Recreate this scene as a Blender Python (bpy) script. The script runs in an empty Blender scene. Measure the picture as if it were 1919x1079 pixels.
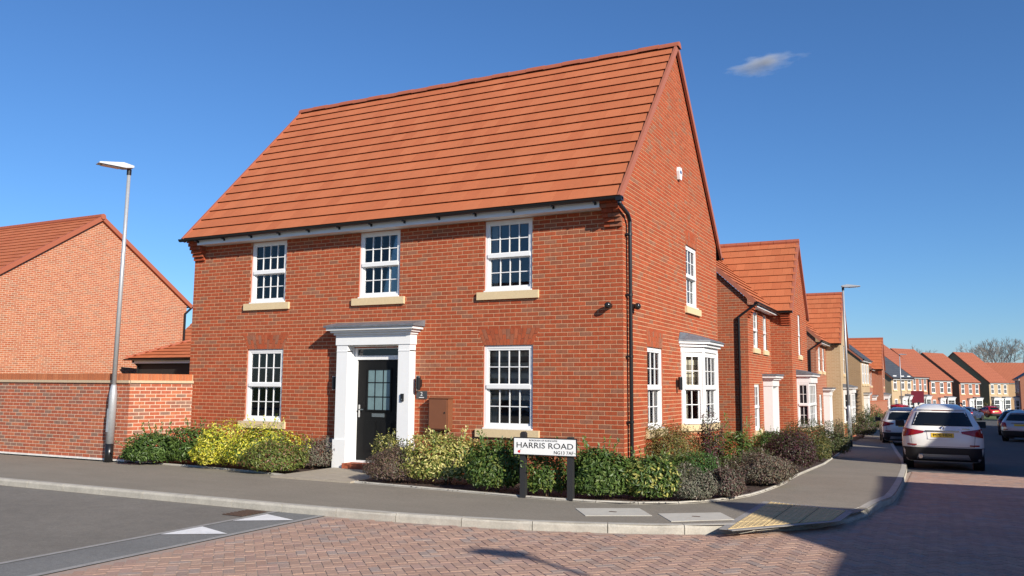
import bpy, math, random
from mathutils import Vector, Matrix
random.seed(7)
sc = bpy.context.scene
V = Vector
# ---------------------------------------------------------------- camera
F_PX, YAW, PITCH, ROLL = 1566.26, math.radians(26.796), math.radians(6.607), math.radians(0.41)
CAM = V((4.669, -13.427, 1.63))
_fw = V((-math.sin(YAW)*math.cos(PITCH), math.cos(YAW)*math.cos(PITCH), math.sin(PITCH)))
_r = V((math.cos(YAW), math.sin(YAW), 0)); _u = _r.cross(_fw)
RT = _r*math.cos(ROLL) + _u*math.sin(ROLL); UP = _u*math.cos(ROLL) - _r*math.sin(ROLL)
cd = bpy.data.cameras.new('camera'); co = bpy.data.objects.new('camera', cd); sc.collection.objects.link(co)
cd.sensor_width = 36; cd.lens = 36*F_PX/1919; cd.clip_start = .1; cd.clip_end = 5000
m = Matrix((RT, UP, -_fw)).transposed().to_4x4(); m.translation = CAM; co.matrix_world = m
sc.camera = co
# ---------------------------------------------------------------- light
SUN_EL, SUN_AZ = math.radians(26), math.radians(120)      # azimuth clockwise from +Y
w = bpy.data.worlds.new('World'); sc.world = w; w.use_nodes = True
nt = w.node_tree; bg = nt.nodes['Background']
sky = nt.nodes.new('ShaderNodeTexSky'); sky.sky_type = 'NISHITA'; sky.sun_disc = False
sky.sun_elevation = SUN_EL; sky.sun_rotation = SUN_AZ; sky.altitude = 0
sky.air_density = 1.05; sky.dust_density = .12; sky.ozone_density = 10
nt.links.new(sky.outputs[0], bg.inputs[0]); bg.inputs[1].default_value = .100
sd = bpy.data.lights.new('sun', 'SUN'); so = bpy.data.objects.new('sun', sd); sc.collection.objects.link(so)
sd.energy = 5.0; sd.angle = math.radians(.53); sd.color = (1, .93, .82)
SUNV = V((math.sin(SUN_AZ)*math.cos(SUN_EL), math.cos(SUN_AZ)*math.cos(SUN_EL), math.sin(SUN_EL)))
so.rotation_euler = SUNV.to_track_quat('Z', 'Y').to_euler(); so.location = SUNV*60
sc.view_settings.view_transform = 'Standard'; sc.view_settings.look = 'None'
sc.view_settings.exposure = .42; sc.view_settings.gamma = 1; sc.view_settings.use_curve_mapping = False
# ---------------------------------------------------------------- helpers
COL = sc.collection
ORG = {}
def gz(y):                         # fall of the side street
    k = [(-3, 0), (3, -.096), (20, -.64), (120, -2.29)]
    if y <= -3: return 0.
    for (a, za), (b, zb) in zip(k, k[1:]):
        if y <= b: return za + (zb-za)*(y-a)/(b-a)
    return -2.29
def ray(u, v): return _fw + RT*((u-959.5)/F_PX) - UP*((v-539.5)/F_PX)
def G(u, v, off=0):                # ground point seen at photo pixel u,v
    d = ray(u, v); lo, hi = 2., 400.
    for _ in range(50):
        t = (lo+hi)/2; q = CAM + d*t
        if q.z - gz(q.y) - off > 0: lo = t
        else: hi = t
    return CAM + d*lo
def px(q):
    d = V(q) - CAM; z = d.dot(_fw)
    if z < .2: return (-9999, -9999)
    return 959.5 + F_PX*d.dot(RT)/z, 539.5 - F_PX*d.dot(UP)/z
def tag(o, label=None, cat=None, group=None, kind=None):
    if label: o['label'] = label
    if cat: o['category'] = cat
    if group: o['group'] = group
    if kind: o['kind'] = kind
    return o
def thing(name, label, cat, loc=(0, 0, 0), rotz=0, group=None):
    o = bpy.data.objects.new(name, None); COL.objects.link(o); o.location = loc; o.rotation_euler = (0, 0, rotz)
    o.empty_display_size = .2
    ORG[o.name] = V(loc) if rotz == 0 else V((0, 0, 0))
    return tag(o, label, cat, group)
def local(o): ORG[o.name] = V((0, 0, 0)); return o
class MB:
    def __init__(s): s.v = []; s.f = []; s.c = []; s.m = []
    def face(s, pts, col=None, mi=0):
        n = len(s.v); s.v += [tuple(q) for q in pts]; s.f.append(tuple(range(n, n+len(pts)))); s.c.append(col or (1, 1, 1)); s.m.append(mi)
    def mesh(s, vs, fs, col=None, mi=0):
        n = len(s.v); s.v += [tuple(q) for q in vs]
        for f in fs: s.f.append(tuple(i+n for i in f)); s.c.append(col or (1, 1, 1)); s.m.append(mi)
    def box(s, a, b, col=None):
        x0, y0, z0 = a; x1, y1, z1 = b
        vs = [(x0, y0, z0), (x1, y0, z0), (x1, y1, z0), (x0, y1, z0), (x0, y0, z1), (x1, y0, z1), (x1, y1, z1), (x0, y1, z1)]
        s.mesh(vs, [(3, 2, 1, 0), (4, 5, 6, 7), (0, 1, 5, 4), (1, 2, 6, 5), (2, 3, 7, 6), (3, 0, 4, 7)], col)
    def obox(s, O, U, N, u0, u1, z0, z1, n0, n1, col=None):   # box on a wall: u along, n outward
        P = lambda u, n, z: O + U*u + N*n + V((0, 0, z))
        vs = [P(u0, n1, z0), P(u1, n1, z0), P(u1, n0, z0), P(u0, n0, z0), P(u0, n1, z1), P(u1, n1, z1), P(u1, n0, z1), P(u0, n0, z1)]
        s.mesh(vs, [(3, 2, 1, 0), (4, 5, 6, 7), (0, 1, 5, 4), (1, 2, 6, 5), (2, 3, 7, 6), (3, 0, 4, 7)], col)
    def tube(s, a, b, r0, r1=None, n=8, cap=True, col=None):
        a, b = V(a), V(b); r1 = r0 if r1 is None else r1
        d = (b-a).normalized(); x = d.orthogonal().normalized(); y = d.cross(x)
        vs = []
        for q, r in ((a, r0), (b, r1)):
            for i in range(n):
                t = 2*math.pi*i/n; vs.append(q + (x*math.cos(t) + y*math.sin(t))*r)
        fs = [(i, (i+1) % n, n+(i+1) % n, n+i) for i in range(n)]
        if cap: fs += [tuple(range(n-1, -1, -1)), tuple(range(n, 2*n))]
        s.mesh(vs, fs, col)
    def path(s, pts, r, n=8, col=None):
        for a, b in zip(pts, pts[1:]): s.tube(a, b, r, r, n, True, col)
    def lathe(s, c, prof, n=16, col=None):
        c = V(c); vs = []; k = len(prof)
        for r, z in prof:
            for i in range(n):
                t = 2*math.pi*i/n; vs.append(c + V((r*math.cos(t), r*math.sin(t), z)))
        fs = [(j*n+i, j*n+(i+1) % n, (j+1)*n+(i+1) % n, (j+1)*n+i) for j in range(k-1) for i in range(n)]
        fs += [tuple(range(n-1, -1, -1)), tuple(range((k-1)*n, k*n))]
        s.mesh(vs, fs, col)
    def prism(s, poly, d, col=None):      # poly list of 3d points, extruded by d
        n = len(poly); vs = [V(q) for q in poly] + [V(q)+V(d) for q in poly]
        s.mesh(vs, [tuple(range(n-1, -1, -1)), tuple(range(n, 2*n))] + [(i, (i+1) % n, n+(i+1) % n, n+i) for i in range(n)], col)
    def build(s, name, mat, parent=None, smooth=False, kind=None, label=None):
        me = bpy.data.meshes.new(name); o0 = ORG.get(parent.name, V((0, 0, 0))) if parent else V((0, 0, 0))
        vs = s.v if o0.length == 0 else [(a-o0.x, b-o0.y, c-o0.z) for a, b, c in s.v]
        me.from_pydata(vs, [], s.f)
        for mm in (mat if isinstance(mat, (list, tuple)) else [mat]): me.materials.append(mm)
        if any(s.m): me.polygons.foreach_set('material_index', s.m)
        if any(c != (1, 1, 1) for c in s.c):
            at = me.attributes.new('tint', 'FLOAT_COLOR', 'FACE'); buf = []
            for c in s.c: buf += [c[0], c[1], c[2], 1]
            at.data.foreach_set('color', buf)
        if smooth: me.polygons.foreach_set('use_smooth', [True]*len(s.f))
        me.update()
        o = bpy.data.objects.new(name, me); COL.objects.link(o)
        if parent: o.parent = parent; ORG[o.name] = o0
        if kind: o['kind'] = kind
        if label: o['label'] = label
        return o
def inst(name, me, parent, M, color=None):
    o = bpy.data.objects.new(name, me); COL.objects.link(o); o.parent = parent
    M = M.copy(); M.translation = M.translation - ORG.get(parent.name, V((0, 0, 0)))
    o.matrix_local = M; ORG[o.name] = ORG.get(parent.name, V((0, 0, 0)))
    if color: o.color = (*color, 1)
    return o
def frame(U, N, Z, loc):
    M = Matrix((U, N, Z)).transposed().to_4x4(); M.translation = loc; return M
def text_mesh(s, size, name='lettering', spacing=1.0, sx=1.0):
    c = bpy.data.curves.new(name, 'FONT'); c.body = s; c.size = size; c.space_character = spacing; c.extrude = .002; c.resolution_u = 3
    c.align_x = 'CENTER'; c.align_y = 'CENTER'
    o = bpy.data.objects.new(name, c); COL.objects.link(o); dg = bpy.context.evaluated_depsgraph_get()
    me = bpy.data.meshes.new_from_object(o.evaluated_get(dg)); bpy.data.objects.remove(o); return me
# ---------------------------------------------------------------- materials
def mat(name, col=(.5, .5, .5), rough=.7, metal=0, src=None, noise=None, bump=None, spec=.5, coat=0, mul=None, spread=None):
    """src: None plain, 'tint' face colour, 'obj' object colour; noise=(scale, amount[,stretch]); bump=(scale, dist)"""
    M = bpy.data.materials.new(name); M.use_nodes = True; n = M.node_tree.nodes; l = M.node_tree.links; b = n['Principled BSDF']
    b.inputs['Roughness'].default_value = rough; b.inputs['Metallic'].default_value = metal
    b.inputs['Specular IOR Level'].default_value = spec; b.inputs['Coat Weight'].default_value = coat
    out = None
    if src == 'tint': a = n.new('ShaderNodeAttribute'); a.attribute_name = 'tint'; out = a.outputs['Color']
    elif src == 'obj': a = n.new('ShaderNodeObjectInfo'); out = a.outputs['Color']
    else: a = n.new('ShaderNodeRGB'); a.outputs[0].default_value = (*col, 1); out = a.outputs[0]
    if noise or bump:
        g = n.new('ShaderNodeNewGeometry')
    for k, nz in enumerate((noise if isinstance(noise, list) else [noise]) if noise else []):
        mp = n.new('ShaderNodeMapping'); l.new(g.outputs['Position'], mp.inputs[0])
        if len(nz) > 2: mp.inputs['Scale'].default_value = nz[2]
        t = n.new('ShaderNodeTexNoise'); t.inputs['Scale'].default_value = nz[0]; t.inputs['Detail'].default_value = 5; t.inputs['Roughness'].default_value = .62
        l.new(mp.outputs[0], t.inputs[0])
        r = n.new('ShaderNodeMapRange'); r.inputs[1].default_value = .25; r.inputs[2].default_value = .75
        r.inputs[3].default_value = 1-nz[1]; r.inputs[4].default_value = 1+nz[1]; l.new(t.outputs[0], r.inputs[0])
        x = n.new('ShaderNodeVectorMath'); x.operation = 'SCALE'; l.new(out, x.inputs[0]); l.new(r.outputs[0], x.inputs['Scale']); out = x.outputs[0]
    l.new(out, b.inputs['Base Color'])
    if bump:
        t = n.new('ShaderNodeTexNoise'); t.inputs['Scale'].default_value = bump[0]; t.inputs['Detail'].default_value = 4; l.new(g.outputs['Position'], t.inputs[0])
        bp = n.new('ShaderNodeBump'); bp.inputs['Distance'].default_value = bump[1]; bp.inputs['Strength'].default_value = .8
        l.new(t.outputs[0], bp.inputs['Height']); l.new(bp.outputs[0], b.inputs['Normal'])
    return M
def pattern_mat(name, c1, c2, mortar, bw, bh, ms, rough=.85, off=.5, uvw='wall'):
    """bricks or tiles too far away to be built: wall coordinate = distance along the wall, height"""
    M = bpy.data.materials.new(name); M.use_nodes = True; n = M.node_tree.nodes; l = M.node_tree.links; b = n['Principled BSDF']
    b.inputs['Roughness'].default_value = rough; b.inputs['Specular IOR Level'].default_value = .25
    tc = n.new('ShaderNodeTexCoord'); ge = n.new('ShaderNodeNewGeometry')
    sp = n.new('ShaderNodeSeparateXYZ'); l.new(tc.outputs['Object'], sp.inputs[0])
    vt = n.new('ShaderNodeVectorTransform'); vt.vector_type = 'NORMAL'; vt.convert_from = 'WORLD'; vt.convert_to = 'OBJECT'; l.new(ge.outputs['True Normal'], vt.inputs[0])
    sn = n.new('ShaderNodeSeparateXYZ'); l.new(vt.outputs[0], sn.inputs[0])
    def mt(op, a, bb=None):
        q = n.new('ShaderNodeMath'); q.operation = op
        for i, s in enumerate((a, bb)):
            if s is None: continue
            if isinstance(s, (int, float)): q.inputs[i].default_value = s
            else: l.new(s, q.inputs[i])
        return q.outputs[0]
    isx = mt('GREATER_THAN', mt('ABSOLUTE', sn.outputs[0]), mt('ABSOLUTE', sn.outputs[1]))
    u = mt('ADD', mt('MULTIPLY', sp.outputs[1], isx), mt('MULTIPLY', sp.outputs[0], mt('SUBTRACT', 1, isx)))
    vv = sp.outputs[2] if uvw == 'wall' else mt('MULTIPLY', sp.outputs[2], 1.4)
    cb = n.new('ShaderNodeCombineXYZ'); l.new(u, cb.inputs[0]); l.new(vv, cb.inputs[1])
    t = n.new('ShaderNodeTexBrick'); l.new(cb.outputs[0], t.inputs[0]); t.offset = off
    t.inputs['Color1'].default_value = (*c1, 1); t.inputs['Color2'].default_value = (*c2, 1); t.inputs['Mortar'].default_value = (*mortar, 1)
    t.inputs['Scale'].default_value = 1; t.inputs['Mortar Size'].default_value = ms; t.inputs['Brick Width'].default_value = bw; t.inputs['Row Height'].default_value = bh
    l.new(t.outputs[0], b.inputs['Base Color'])
    return M
BR_NOISE = [(2, .06), (16, .22, (1, 1, .4)), (70, .2)]
M_brick = mat('brick', src='tint', rough=.9, noise=BR_NOISE, bump=(90, .004), spec=.2)
M_brick_o = mat('brick_single', src='obj', rough=.9, noise=BR_NOISE, bump=(90, .004), spec=.2)
M_mortar = mat('mortar', (.56, .335, .195), .95, noise=(20, .12), spec=.1)
M_mortar_w = mat('mortar_pale', (.62, .48, .355), .95, noise=(20, .15), spec=.1)
M_reveal = mat('brick_plain', (.40, .13, .07), .9, noise=(18, .2), spec=.2)
M_tile = mat('roof_tile', src='tint', rough=.75, noise=[(1.2, .06), (14, .05), (60, .07)], bump=(120, .002), spec=.3)
M_tile_o = mat('roof_tile_single', src='obj', rough=.75, noise=[(1.2, .06), (14, .05), (60, .07)], bump=(120, .002), spec=.3)
M_deck = mat('roof_underlay', (.03, .02, .02), .9)
M_verge = mat('verge_trim', (.36, .115, .065), .6)
M_white = mat('white_upvc', (.80, .80, .79), .35, noise=(6, .02))
M_stone = mat('cast_stone', (.66, .51, .30), .85, noise=(25, .07), bump=(120, .002))
M_black = mat('black_plastic', (.012, .012, .013), .3)
M_lead = mat('lead', (.17, .18, .2), .55, metal=.2, noise=[(7, .3), (50, .2)], bump=(9, .01))
M_doorblk = mat('black_door', (.008, .008, .008), .55, spec=.2, bump=(70, .001))
M_chrome = mat('chrome', (.7, .7, .7), .18, metal=1)
M_cloth = mat('curtain', (.62, .58, .5), .9, noise=(14, .1))
M_blindA = mat('blind_light', (.68, .60, .46), .9)
M_blindB = mat('blind_dark', (.30, .25, .19), .9)
M_room = mat('interior', (.32, .29, .26), .9)
M_floor = mat('interior_floor', (.10, .08, .06), .7)
def glass(name, tint=(.94, .955, .955), base=.04):
    M = bpy.data.materials.new(name); M.use_nodes = True; n = M.node_tree.nodes; l = M.node_tree.links; n.remove(n['Principled BSDF'])
    t = n.new('ShaderNodeBsdfTransparent'); t.inputs[0].default_value = (*tint, 1); g = n.new('ShaderNodeBsdfGlossy'); g.inputs['Roughness'].default_value = .015
    f = n.new('ShaderNodeFresnel'); f.inputs[0].default_value = 1.7; x = n.new('ShaderNodeMixShader')
    l.new(f.outputs[0], x.inputs[0]); l.new(t.outputs[0], x.inputs[1]); l.new(g.outputs[0], x.inputs[2]); l.new(x.outputs[0], n['Material Output'].inputs[0]); return M
M_glass = glass('window_glass')
M_carglass = mat('car_glass', (.008, .01, .012), .06, spec=.6)
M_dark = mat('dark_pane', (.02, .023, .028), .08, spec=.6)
RED = [(.37, .080, .033), (.35, .072, .030), (.39, .088, .037), (.33, .078, .035), (.355, .095, .044), (.30, .10, .054), (.285, .112, .066)]
REDW = [6, 5, 6, 4, 3.5, 1.6, 1.2]
from mathutils import noise as _nz
def brick_tint(c, pal, wts):                 # browner bricks come in drifts, as the packs were laid
    k = max(0, _nz.noise(V((c.x*.55, c.y*.55, c.z*1.3)))*3.2)
    return pick(pal, [q*(1+(k*1.3 if i >= len(wts)-2 else 0)) for i, q in enumerate(wts)])
def pick(pal, wts, j=.05):
    c = random.choices(pal, wts)[0]; k = 1 + random.uniform(-j, j); return (c[0]*k, c[1]*k, c[2]*k)
# ---------------------------------------------------------------- brickwork
def _brickmesh(l, h, d=.014, e=.003):
    mb = MB(); a, b = l/2, h/2
    vs = [(-a, -d, -b), (a, -d, -b), (a, -d, b), (-a, -d, b), (-a+e, 0, -b+e), (a-e, 0, -b+e), (a-e, 0, b-e), (-a+e, 0, b-e)]
    mb.mesh(vs, [(4, 5, 6, 7), (0, 1, 5, 4), (1, 2, 6, 5), (2, 3, 7, 6), (3, 0, 4, 7)]); return mb
_bm = _brickmesh(.215, .065); _ob = _bm.build('brick', M_brick_o); ME_BRICK = _ob.data; bpy.data.objects.remove(_ob)
BF = [(4, 5, 6, 7), (0, 1, 5, 4), (1, 2, 6, 5), (2, 3, 7, 6), (3, 0, 4, 7)]
def spans(outer, holes, z):
    iv = [outer(z)]
    for h in holes:
        if not (h[2] < z < h[3]): continue
        a, b = (h[0], h[1]) if len(h) == 4 else h[4](z)
        nx = []
        for s, e in iv:
            if b <= s or a >= e: nx.append((s, e)); continue
            if a > s: nx.append((s, a))
            if b < e: nx.append((b, e))
        iv = nx
    return [(s, e) for s, e in iv if e-s > .012]
class Wall:
    """collects the bricks of one thing; finish() makes the nearest 300 single objects and the rest one mesh"""
    def __init__(s, parent, pal=RED, wts=REDW, mortar=None): s.p = parent; s.full = []; s.rest = MB(); s.pal = pal; s.w = wts; s.back = MB(); s.mm = mortar or M_mortar
    def add(s, O, U, N, outer, holes, z0, z1, ph=0, visible=True):
        O, U, N = V(O), V(U).normalized(), V(N).normalized()
        k = 0; z = z0
        while z + .06 < z1 and visible:
            zm = z+.0375
            for a, b in spans(outer, holes, zm):
                i = math.floor((a - (k % 2)*.1125 - ph)/.225)
                while True:
                    l = i*.225 + (k % 2)*.1125 + ph; r = l+.215
                    if l >= b: break
                    l2, r2 = max(l, a), min(r, b)
                    if r2-l2 > .02:
                        c = O + U*((l2+r2)/2) + V((0, 0, zm)); col = brick_tint(c, s.pal, s.w)
                        if r2-l2 > .214: s.full.append(((c-CAM).length, c, U, N, col))
                        else: s.one(c, U, N, r2-l2, col)
                    i += 1
            k += 1; z += .075
        # mortar backing, 6 mm behind the brick faces
        zs = sorted({z0-.001, z1} | {h[2] for h in holes if z0 < h[2] < z1} | {h[3] for h in holes if z0 < h[3] < z1} | {q for q in getattr(s, 'zk', []) if z0 < q < z1})
        B = O - N*.005
        for a, b in zip(zs, zs[1:]):
            lo, hi = spans(outer, holes, a+1e-4), spans(outer, holes, b-1e-4)
            if len(lo) != len(hi): lo = hi = spans(outer, holes, (a+b)/2)
            for (p0, p1), (q0, q1) in zip(lo, hi): s.back.face([B+U*p0+V((0, 0, a)), B+U*p1+V((0, 0, a)), B+U*q1+V((0, 0, b)), B+U*q0+V((0, 0, b))])
    def one(s, c, U, N, l, col, h=.065, d=.014, e=.003):
        a, b = l/2, h/2; Z = V((0, 0, 1))
        P = lambda x, n, z: c + U*x + N*n + Z*z
        s.rest.mesh([P(-a, -d, -b), P(a, -d, -b), P(a, -d, b), P(-a, -d, b), P(-a+e, 0, -b+e), P(a-e, 0, -b+e), P(a-e, 0, b-e), P(-a+e, 0, b-e)], BF, col)
    def finish(s, n=300):
        s.full.sort(key=lambda q: q[0]); vis = []
        for q in s.full:
            x, y = px(q[1])
            if len(vis) < n and -5 < x < 1925 and -5 < y < 1085: vis.append(q)
            else: s.one(q[1], q[2], q[3], .215, q[4])
        w = s.back.build('mortar_wall', s.mm, s.p)
        Z = V((0, 0, 1))
        for d, c, U, N, col in vis: inst('brick', ME_BRICK, w, frame(N.cross(Z), N, Z, c), col)
        if s.rest.v: s.rest.build('brickwork', M_brick, w, kind='stuff')
        return w
def reveal(parent, O, U, N, u0, u1, z0, z1, d=.1):
    mb = MB()
    P = lambda u, n, z: V(O)+V(U)*u+V(N)*n+V((0, 0, z))
    for a, b in (((u0, z0), (u1, z0)), ((u1, z0), (u1, z1)), ((u1, z1), (u0, z1)), ((u0, z1), (u0, z0))):
        mb.face([P(a[0], -.004, a[1]), P(b[0], -.004, b[1]), P(b[0], -d, b[1]), P(a[0], -d, a[1])])
    mb.build('reveal', M_reveal, parent)
def arch(parent, O, U, N, u0, u1, z0, h=.30, fl=.14, n=15):
    O, U, N = V(O), V(U), V(N)
    bk_ = MB(); bk_.face([O+U*x-N*.007+V((0, 0, z)) for x, z in ((u0, z0), (u1, z0), (u1+fl, z0+h), (u0-fl, z0+h))]); bk_.build('arch_mortar', M_mortar, parent)
    for i in range(n):
        for hh in range(2):
            a0, a1 = i/n, (i+1)/n; g = .005
            zl, zh = z0+hh*h/2+.004, z0+(hh+1)*h/2-.004
            if (i % 2): zl, zh = (z0+.004, z0+h*.36) if hh == 0 else (z0+h*.36+.008, z0+h-.004)
            else: zl, zh = (z0+.004, z0+h*.64) if hh == 0 else (z0+h*.64+.008, z0+h-.004)
            def uu(t, z): k = (z-z0)/h; return (u0-fl*k) + t*(u1-u0+2*fl*k)
            q = [(uu(a0, zl)+g, zl), (uu(a1, zl)-g, zl), (uu(a1, zh)-g, zh), (uu(a0, zh)+g, zh)]
            mb = MB(); c = pick([(q[0]*1.04, q[1]*1.1, q[2]*1.12) for q in RED], [5, 4, 6, 3, 6, 4, 4])
            mb.prism([O+U*x+N*-.02+V((0, 0, z)) for x, z in q], N*.021, c); o = mb.build('arch_brick', M_brick, parent)
def arch_hole(u0, u1, z0, h=.30, fl=.14):
    return (0, 0, z0, z0+h, lambda z: (u0-fl*(z-z0)/h, u1+fl*(z-z0)/h))
# ---------------------------------------------------------------- roof tiles
TPAL = [(.46, .137, .056), (.48, .148, .062), (.445, .128, .052), (.47, .142, .058)]
def _tile(mb, c, U, W, N, l, g, col, t=.014, st=.039):
    a = l/2-.0015
    P = lambda u, w_, n: c + U*u + W*w_ + N*n
    vs = [P(-a, .012, st-t), P(a, .012, st-t), P(a, g+.06, -t-.006), P(-a, g+.06, -t-.006), P(-a, 0, st), P(a, 0, st), P(a, g+.06, -.006), P(-a, g+.06, -.006)]
    mb.mesh(vs, [(4, 5, 6, 7), (1, 0, 4, 5)[::-1], (1, 2, 6, 5), (3, 0, 4, 7)], col)
def tiles(parent, E0, U, W, length, wid, n_ind=300, gauge=.335, tw=.30, cols=TPAL, name='roof', st=.031):
    """E0 eave start, U along the eave, W up the slope, wid(w)->(u0,u1) at slope distance w"""
    E0, U, W = V(E0), V(U).normalized(), V(W).normalized(); N = U.cross(W); N = N if N.z > 0 else -N
    rows = max(1, round(length/gauge)); g = length/rows; cand = []; rest = MB()
    tmp = MB(); _tile(tmp, V((0, 0, 0)), V((1, 0, 0)), V((0, 1, 0)), V((0, 0, 1)), tw, g, None, st=st); ob = tmp.build('roof_tile', M_tile_o); me = ob.data; bpy.data.objects.remove(ob)
    for k in range(rows):
        w0 = k*g; a, b = wid(w0+g/2); ph = (k % 2)*tw/2
        if b-a < .05: continue
        i = math.floor((a-ph)/tw)
        while i*tw+ph < b:
            l, r = max(a, i*tw+ph), min(b, (i+1)*tw+ph); i += 1
            if r-l < .02: continue
            c = E0 + U*((l+r)/2) + W*w0 + N*random.uniform(0, .0015); j = random.uniform(.965, 1.035); cc = random.choice(cols); col = (cc[0]*j, cc[1]*j, cc[2]*j)
            if r-l > tw-.002: cand.append(((c-CAM).length, c, col))
            else: _tile(rest, c, U, W, N, r-l, g, col, st=st)
    dk = MB()
    for k in range(12):
        w0, w1 = length*k/12, length*(k+1)/12; a, b = wid(w0+.001); c0, c1 = wid(w1-.001)
        dk.face([E0+U*a+W*w0-N*.03, E0+U*b+W*w0-N*.03, E0+U*c1+W*w1-N*.03, E0+U*c0+W*w1-N*.03])
    ro = dk.build(name, M_deck, parent)
    cand.sort(key=lambda q: q[0]); k = 0
    for d, c, col in cand:
        x, y = px(c)
        if k < n_ind and -10 < x < 1930 and -10 < y < 1090: inst('roof_tile', me, ro, frame(W.cross(N), W, N, c), col); k += 1
        else: _tile(rest, c, U, W, N, tw, g, col, st=st)
    if rest.v: rest.build('roof_tiling', M_tile, ro, kind='stuff')
    return ro
# ---------------------------------------------------------------- windows
def pane_mesh(w_, h):
    mb = MB(); mb.box((-w_/2, -.004, 0), (w_/2, .004, h)); ob = mb.build('pane', M_glass); me = ob.data; bpy.data.objects.remove(ob); return me
def sash(parent, O, U, N, u0, z0, w_, h, cols=4, rows=2, rec=.085, sill=True, dress=None, two=True, fr=.055, gl=None, label=None):
    """white sliding sash window in an opening; O wall origin, u0,z0 lower left corner"""
    O, U, N = V(O), V(U).normalized(), V(N).normalized(); mb = MB(); B = lambda a, b, c, d, n0, n1: mb.obox(O, U, N, u0+a, u0+b, z0+c, z0+d, n0, n1)
    f = fr; n1 = -rec+.055; n0 = -rec-.02
    B(0, f, 0, h, n0, n1); B(w_-f, w_, 0, h, n0, n1); B(f, w_-f, h-f, h, n0, n1); B(f, w_-f, 0, f*1.1, n0, n1)
    B(-.0, w_, -.012, .012, n0, n1+.06)                              # projecting bottom bead
    panes = []
    halves = [(f*1.1, h*.5-.02, -.012), (h*.5+.02, h-f, .018)] if two else [(f, h-f, 0)]
    if two: B(f, w_-f, h*.5-.035, h*.5+.035, n0, n1+.02)
    s = .035
    for za, zb, dn in halves:
        a0, a1 = f, w_-f; m0, m1 = -rec-.012+dn, -rec+.03+dn
        B(a0, a0+s, za, zb, m0, m1); B(a1-s, a1, za, zb, m0, m1); B(a0+s, a1-s, za, za+s, m0, m1); B(a0+s, a1-s, zb-s, zb, m0, m1)
        iw, ih = a1-a0-2*s, zb-za-2*s; b = .016
        for i in range(1, cols): x = a0+s+iw*i/cols; B(x-b/2, x+b/2, za+s, zb-s, m0+.006, m1-.008)
        for j in range(1, rows): z = za+s+ih*j/rows; B(a0+s, a1-s, z-b/2, z+b/2, m0+.008, m1-.01)
        for i in range(cols):
            for j in range(rows): panes.append((a0+s+iw*i/cols, za+s+ih*j/rows, iw/cols, ih/rows, -rec+dn))
    wo = mb.build('window', M_white, parent, label=label); me = pane_mesh(panes[0][2], panes[0][3])
    if gl: me.materials[0] = gl
    for x, z, pw, ph, n in panes: inst('pane', me, wo, frame(N.cross(V((0, 0, 1))), N, V((0, 0, 1)), O+U*(u0+x+pw/2)+N*n+V((0, 0, z0+z))))
    if sill:
        sb = MB(); sb.obox(O, U, N, u0-.14, u0+w_+.14, z0-.155, z0-.014, -.1, .05); sb.build('sill', M_stone, parent)
    if dress: dress(wo, O, U, N, u0, z0, w_, h, rec)
    return wo
def curtains(sides=(.16, .1), drop=1.0):
    def f(wo, O, U, N, u0, z0, w_, h, rec):
        for s, ww in enumerate(sides):
            if not ww: continue
            mb = MB(); n = 12; a = u0+.06 if s == 0 else u0+w_-.06-ww
            pts = [(a+ww*i/n, -rec-.10-.02*(i % 2)) for i in range(n+1)]
            for (x0, d0), (x1, d1) in zip(pts, pts[1:]): mb.face([O+U*x0+N*d0+V((0, 0, z0+.02)), O+U*x1+N*d1+V((0, 0, z0+.02)), O+U*x1+N*d1+V((0, 0, z0+h)), O+U*x0+N*d0+V((0, 0, z0+h))])
            mb.build('curtain', M_cloth, wo)
    return f
def blind(frac=.7, band=.11):
    def f(wo, O, U, N, u0, z0, w_, h, rec):
        z = z0+h; k = 0
        while z > z0+h*(1-frac):
            mb = MB(); b = min(band, z-z0-h*(1-frac)+.001); mb.obox(O, U, N, u0+.05, u0+w_-.05, z-b, z, -rec-.085, -rec-.08); mb.build('blind_band', M_blindA if k % 2 else M_blindB, wo); z -= band*(1 if k % 2 else .8); k += 1
        curtains((.14, .0))(wo, O, U, N, u0, z0, w_, h, rec)
    return f
# ================================================================ ground, roads, kerbs
M_asph = mat('asphalt', (.19, .172, .145), .9, noise=[(.5, .10), (4, .08), (18, .14), (70, .3)], bump=(220, .004), spec=.25)
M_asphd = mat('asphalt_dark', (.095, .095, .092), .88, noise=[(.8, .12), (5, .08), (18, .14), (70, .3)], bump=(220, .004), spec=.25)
M_foot = mat('footway_asphalt', (.245, .215, .17), .9, noise=[(.45, .10), (3, .07, (.3, 1, 1)), (18, .12), (70, .28)], bump=(260, .003), spec=.25)
M_conc = mat('kerb_concrete', (.42, .39, .33), .9, noise=[(5, .2), (45, .15)], bump=(120, .003))
M_sett = mat('granite_strip', (.30, .285, .26), .85, noise=[(8, .15), (60, .2)])
M_paint = mat('road_paint', (.78, .77, .74), .7, noise=[(6, .12), (40, .1)])
M_sand = mat('jointing_sand', (.36, .27, .215), .95, noise=(30, .2))
M_paver = mat('paver', src='tint', rough=.88, noise=[(.35, .10), (1.6, .10), (50, .18)], bump=(160, .003), spec=.25)
M_paver_o = mat('paver_single', src='obj', rough=.88, noise=[(.35, .10), (1.6, .10), (50, .18)], bump=(160, .003), spec=.25)
M_soil = mat('bark_soil', (.055, .032, .022), .95, noise=[(30, .5), (9, .3)], bump=(40, .03))
M_grass = mat('grass', (.07, .11, .03), .95, noise=[(.3, .2), (20, .3)])
M_flag = mat('path_flag', (.36, .31, .24), .9, noise=[(6, .12), (60, .1)], bump=(120, .002))
M_tact = mat('tactile_buff', (.56, .42, .21), .85, noise=[(10, .15), (60, .12)])
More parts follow.
